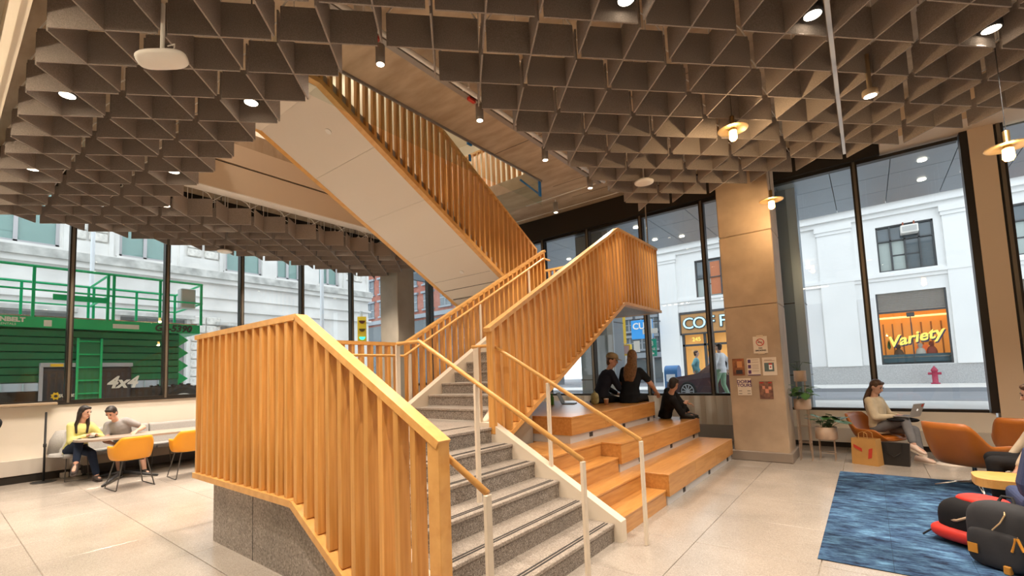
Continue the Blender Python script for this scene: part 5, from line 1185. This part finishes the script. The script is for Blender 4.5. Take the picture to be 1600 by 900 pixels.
t = thing('laptop', 'silver laptop with a red sticker on the seated woman\'s lap', 'laptop', (.40, 9.86, .70), R(-28))
SIL = mat('laptop_silver', (.45, .44, .43), .35, metal=.6)
MB().bbox(-.11, .11, -.155, .155, 0, .014, .004).build('base', SIL, t)
l = MB().bbox(-.004, .004, -.155, .155, 0, .215, .003).build('lid', SIL, t); l.location = (.112, 0, .012); l.rotation_euler = (0, R(20), 0)
MB().lathe([(.019, .004), (.019, .006)], (0, 0, 0), 14).xf(Matrix.Translation((.0, 0, .11)) @ Matrix.Rotation(R(90), 4, 'Y')).build('emblem', emis('emblem_white', (.9, .9, .9), .5), l)
MB().prism([(.07, .16), (.12, .15), (.13, .20), (.08, .205)], lambda u, v, w_: (w_, u, v), .0041, .0055).build('sticker', RED, l)
MB().box(-.09, .09, -.13, .13, .0141, .0147).build('keyboard', BLACK, t)
t = thing('lap_coat', 'folded black coat under the laptop', 'coat', (.33, 9.90, .60), R(-28))
m = MB(); m.ell((0, 0, .05), (.17, 0, 0), (0, .24, 0), (0, 0, .035)); m.ell((.05, .17, .03), (.12, 0, 0), (0, .10, 0), (0, 0, .035)); remeshed(m.xf(Matrix.Translation((.33, 9.90, .60)) @ Matrix.Rotation(R(-28), 4, 'Z')), 'folds', BLK, t, .012, 4).matrix_local = Matrix.Rotation(R(28), 4, 'Z')
# -- backpacks
def superpack(c, ax, bx_, cz, m, name, parent, e=2.6, n=28, mm=16):
    vs = []; fs = []
    for j in range(mm):
        ph = -math.pi/2 + math.pi*(j+.4)/(mm-.2)
        for i in range(n):
            th_ = 2*math.pi*i/n
            def pw(v): return math.copysign(abs(v)**(2/e), v)
            vs.append((c[0]+ax*pw(math.cos(ph))*pw(math.cos(th_)), c[1]+bx_*pw(math.cos(ph))*pw(math.sin(th_)), c[2]+cz*pw(math.sin(ph))))
    for j in range(mm-1):
        for i in range(n): fs.append((j*n+i, j*n+(i+1) % n, (j+1)*n+(i+1) % n, (j+1)*n+i))
    fs += [tuple(range(n-1, -1, -1)), tuple(range((mm-1)*n, mm*n))]
    return MB().add(vs, fs).build(name, m, parent, True)
PKG = cloth('pack_charcoal', (.042, .043, .048)); TAN = mat('tan_leather', (.62, .27, .03), .5); ZIP = mat('zip_gold', (.62, .45, .25), .35, metal=.6)
t = thing('backpack', 'charcoal backpack with tan leather tab and zip pulls on the rug', 'backpack', (.70, 5.20, .0095), R(-36))
o = superpack((0, 0, .24), .195, .13, .24, PKG, 'body', t, 3.6)
superpack((0, -.085, .15), .17, .07, .145, PKG, 'front_pocket', t, 4.0)
MB().prism([(-.135, .10), (-.075, .10), (-.075, .17), (-.135, .17)], lambda u, v, w_: (u, -.176+w_, v), 0, .006).build('leather_tab', TAN, t)
MB().tube([(.02, -.165, .30), (.06, -.145, .36), (.08, -.12, .42), (.06, -.08, .455)], .005, 6).build('zip', ZIP, t)
MB().tube([(.13, -.12, .26), (.155, -.09, .34), (.14, -.05, .42), (.10, 0, .455)], .005, 6).build('zip', ZIP, t)
MB().bar((.13, -.135, .27), (.115, -.155, .17), .016, .008).build('zip_pull', TAN, t); MB().bar((.14, -.13, .27), (.18, -.15, .19), .016, .008).build('zip_pull', TAN, t)
MB().tube([(-.05, .06, .46), (-.03, .08, .51), (.03, .08, .51), (.05, .06, .46)], .011, 6).build('grab_handle', PKG, t)
for s in (-1, 1): MB().tube([(s*.08, .12, .43), (s*.10, .19, .35), (s*.11, .19, .18), (s*.12, .13, .06)], .018, 6).build('shoulder_strap', NAVY, t, True)
MB().bar((.16, .05, .42), (.20, .03, .33), .02, .01).build('strap_tab', TAN, t)
MB().bbox(.06, .10, -.17, -.13, .0, .06, .005).build('key_tag', TAN, t)
t = thing('backpack', 'black and red backpack lying behind the charcoal one', 'backpack', (.60, 5.68, .0095), R(-40))
PKR = mat('pack_red', (.62, .03, .02), .55)
superpack((0, -.02, .20), .22, .17, .19, BLK, 'body', t)
superpack((-.03, -.06, .09), .235, .16, .075, PKR, 'base_panel', t)
superpack((.06, .02, .375), .17, .12, .05, PKR, 'lid', t); superpack((.12, -.10, .33), .075, .05, .05, WHITE, 'white_patch', t)
MB().tube([(-.20, -.10, .12), (-.27, -.14, .05), (-.31, -.15, .01)], .008, 6).build('strap_end', BLACK, t)
MB().tube([(-.1, -.16, .2), (0, -.19, .22), (.1, -.17, .28)], .012, 6).build('webbing', mat('webbing_tan', (.42, .30, .20), .7), t, True)
# -- planters
LEAF = mat('leaf_green', (.045, .12, .03), .4, var=.4, scale=9); POT = mat('pot_blush', (.56, .40, .29), .5); SOIL = mat('soil', (.10, .05, .025), .9); ROSE = mat('rose_steel', (.50, .36, .26), .35, metal=.5)
def planter(label, x, y, zp, r, h, seed, n=16, spread=.16):
    t = thing('potted_plant', label, 'plant', (x, y, 0), 0, 'plants on wire stands')
    rnd = random.Random(seed)
    MB().lathe([(r*.94, zp), (r, zp+.01), (r, zp+h), (r-.012, zp+h), (r-.014, zp+h-.03)], (0, 0, 0), 28).build('pot', POT, t, True)
    MB().lathe([(r-.014, zp+h-.035), (r-.014, zp+h-.02)], (0, 0, 0), 20).build('soil', SOIL, t)
    for k in range(4):
        a = R(45+90*k); MB().tube([(r*.93*math.cos(a), r*.93*math.sin(a), zp+.02), (r*.93*math.cos(a), r*.93*math.sin(a), 0)], .006, 6).build('stand_leg', ROSE, t)
    zs = max(.10, zp*.35)
    MB().tube([(r*.93*math.cos(R(45+90*k)), r*.93*math.sin(R(45+90*k)), zs) for k in (0, 1, 2, 3, 0)], .005, 5).build('stand_ring', ROSE, t)
    for k in range(n):
        a = rnd.uniform(0, 6.28); ln = rnd.uniform(.12, .20); el = rnd.uniform(.5, 1.4); b0 = Vector((rnd.uniform(-.4, .4)*r, rnd.uniform(-.4, .4)*r, zp+h-.02))
        tip = b0 + Vector((math.cos(a)*math.cos(el), math.sin(a)*math.cos(el), math.sin(el)))*rnd.uniform(.10, .25)
        d = Vector((math.cos(a), math.sin(a), rnd.uniform(-.5, .6))).normalized(); s = d.cross(Vector((0, 0, 1))).normalized(); nn = s.cross(d)
        pts = [(0, 0), (.25, .28), (.55, .33), (.85, .16), (1, 0), (.85, -.16), (.55, -.33), (.25, -.28)]
        vs = [tip + d*u*ln + s*v*ln*1.15 + nn*(-.25*u*u*ln - .10*abs(v)*ln) for u, v in pts]
        vs2 = [v + nn*.002 for v in vs]
        lf_ = MB().add(vs + vs2, [tuple(range(8)), tuple(range(15, 7, -1))] + [(i, i+8, (i+1) % 8+8, (i+1) % 8) for i in range(8)]).build('leaf', LEAF, t)
        MB().tube([b0, (b0+tip)*.5 + Vector((0, 0, .01)), tip], .003, 4).build('stalk', LEAF, lf_)
planter('low blush planter with broad green leaves beside the armchair', -.64, 9.46, .34, .155, .20, 3, 28)
planter('middle-height blush planter with green leaves against the concrete column', -.92, 9.28, .84, .125, .17, 5, 24)
planter('tallest blush planter on a thin stand beside the clad column', -1.02, 10.30, 1.27, .10, .20, 9, 5)
# -- small things on the bleacher
t = thing('open_laptop', 'dark open laptop on the top bleacher tier left of the capped man', 'laptop', (-4.15, 7.15, 1.041), R(200))
MB().bbox(-.11, .11, -.155, .155, 0, .014, .004).build('base', mat('laptop_grey', (.12, .12, .12), .4), t); l = MB().bbox(-.004, .004, -.155, .155, 0, .21, .003).build('lid', MATS['laptop_grey'], t); l.location = (.11, 0, .012); l.rotation_euler = (0, R(25), 0)
MB().box(-.09, .09, -.13, .13, .0141, .0147).build('keyboard', BLACK, t)
t = thing('drink_bottle', 'green drink bottle standing by the open laptop on the bleacher', 'bottle', (-4.32, 6.85, 1.041))
MB().lathe([(.03, 0), (.034, .01), (.034, .13), (.014, .17), (.014, .20)], (0, 0, 0), 14).build('body', mat('bottle_green', (.10, .28, .05), .2), t, True)
MB().lathe([(.016, .195), (.016, .215)], (0, 0, 0), 12).build('cap', WHITE, t)
t = thing('clear_bag', 'pale green bag of snacks beside the capped man on the bleacher', 'bag', (-3.62, 7.08, 1.041))
superpack((0, 0, .10), .07, .05, .10, mat('bag_pale', (.42, .42, .22), .5, var=.4, scale=14), 'pouch', t); MB().tube([(-.02, 0, .19), (0, 0, .23), (.02, 0, .19)], .008, 6).build('knot', MATS['bag_pale'], t)
t = thing('paper_cup', 'small brown paper cup on the bleacher edge', 'cup', (-3.40, 7.05, 1.041))
MB().lathe([(.03, 0), (.038, .09), (.04, .095), (.036, .095), (.028, .006)], (0, 0, 0), 16).build('cup', mat('cup_tan', (.50, .28, .18), .6), t, True); MB().lathe([(.0395, .093), (.04, .10), (.02, .104)], (0, 0, 0), 16).build('lid', WHITE, t, True)
# -- posters on the concrete column
PAPER = mat('paper', (.72, .62, .50), .7)
def poster(label, x0, x1, z0, z1, base, name='poster'):
    t = thing(name, label, 'poster' if name == 'poster' else 'sign', ((x0+x1)/2, 8.845, z0))
    MB().box(x0, x1, 8.842, 8.8475, z0, z1).build('sheet', base, t, world=True); return t
def rect(t, x0, x1, z0, z1, m, name='print', y=8.841): MB().box(x0, x1, y-.0006, y, z0, z1).build(name, m, t, world=True)
t = poster('white no smoking notice taped high on the column', -1.505, -1.295, 1.80, 2.085, PAPER, 'no_smoking_sign')
INKR = mat('ink_red', (.50, .03, .02), .6); INK = mat('ink_black', (.03, .025, .03), .6); INKP = mat('ink_purple', (.10, .04, .14), .6)
ring = MB(); n = 28
for i in range(n):
    a, b_ = 2*math.pi*i/n, 2*math.pi*(i+1)/n
    ring.prism([(.062*math.cos(a), .062*math.sin(a)), (.062*math.cos(b_), .062*math.sin(b_)), (.050*math.cos(b_), .050*math.sin(b_)), (.050*math.cos(a), .050*math.sin(a))], lambda u, v, w_: (-1.40+u, 8.841-w_, 1.985+v), 0, .0008)
ring.prism([(-.045, .038), (-.038, .045), (.045, -.038), (.038, -.045)], lambda u, v, w_: (-1.40+u, 8.8405-w_, 1.985+v), 0, .0008)
ring.build('prohibition_ring', INKR, t, world=True)
rect(t, -1.435, -1.375, 1.978, 1.990, INK, 'cigarette'); rect(t, -1.372, -1.362, 1.978, 1.990, INKR, 'ember')
text('NO', .035, (-1.40, 8.8405, 1.885), FACE_NY, INK, t, ext=.0006, bold=.001); text('SMOKING', .036, (-1.40, 8.8405, 1.845), FACE_NY, INK, t, ext=.0006, bold=.001)
rect(t, -1.45, -1.35, 2.07, 2.105, mat('tape_clear', (.66, .52, .36), .3), 'tape'); rect(t, -1.44, -1.34, 1.785, 1.81, MATS['tape_clear'], 'tape')
t = poster('orange and black photo poster at the left of the row', -1.85, -1.665, 1.435, 1.725, mat('poster_orange', (.40, .15, .05), .5, col2=(.10, .03, .02), scale=9))
rect(t, -1.80, -1.70, 1.46, 1.53, INK); rect(t, -1.78, -1.70, 1.57, 1.68, mat('poster_flame', (.60, .26, .10), .5)); text('NIGHT', .03, (-1.73, 8.84, 1.70), FACE_NY, INKR, t, ext=.0006)
t = poster('cream schedule poster with purple edge in the middle of the row', -1.622, -1.425, 1.43, 1.72, PAPER)
for z in (1.665, 1.575, 1.485): rect(t, -1.61, -1.565, z-.025, z+.035, INKP, 'photo')
rect(t, -1.62, -1.427, 1.431, 1.445, INKP)
for z in (1.69, 1.65, 1.60, 1.57, 1.54, 1.50): rect(t, -1.55, -1.45, z, z+.006, mat('ink_brown', (.30, .18, .12), .6), 'text_line')
t = poster('white poster with a teal picture of a red cup at the right of the row', -1.392, -1.186, 1.425, 1.725, PAPER)
rect(t, -1.365, -1.225, 1.49, 1.635, mat('print_teal', (.09, .14, .14), .6)); rect(t, -1.30, -1.25, 1.52, 1.60, WHITE, y=8.8402); rect(t, -1.30, -1.25, 1.60, 1.625, INKR, y=8.8402); rect(t, -1.285, -1.265, 1.55, 1.575, INKR, y=8.8395)
rect(t, -1.37, -1.21, 1.665, 1.672, MATS['ink_brown'], 'text_line'); rect(t, -1.36, -1.25, 1.68, 1.687, MATS['ink_brown'], 'text_line')
t = poster('white dorm tours flyer below the row of posters', -1.795, -1.585, 1.095, 1.385, PAPER)
text('DORM', .075, (-1.69, 8.84, 1.325), FACE_NY, INKP, t, ext=.0006, bold=.002); text('TOURS', .070, (-1.685, 8.84, 1.262), FACE_NY, INKP, t, ext=.0006, bold=.002)
for a, b_ in ((-1.78, -1.73), (-1.65, -1.60)):
    for z in (1.165, 1.12): rect(t, a, b_, z, z+.008, INK, 'text_line')
t = poster('small brown group photo poster low on the column', -1.465, -1.268, 1.035, 1.325, mat('poster_brown', (.30, .14, .08), .5, col2=(.07, .03, .03), scale=14))
rect(t, -1.455, -1.40, 1.295, 1.312, INKR); rect(t, -1.33, -1.28, 1.295, 1.312, INKR); rect(t, -1.38, -1.33, 1.13, 1.20, mat('poster_pink', (.62, .25, .16), .5)); rect(t, -1.42, -1.38, 1.20, 1.25, MATS['poster_pink']); rect(t, -1.33, -1.29, 1.19, 1.24, MATS['poster_pink'])
bpy.data.scenes.remove(TMP)
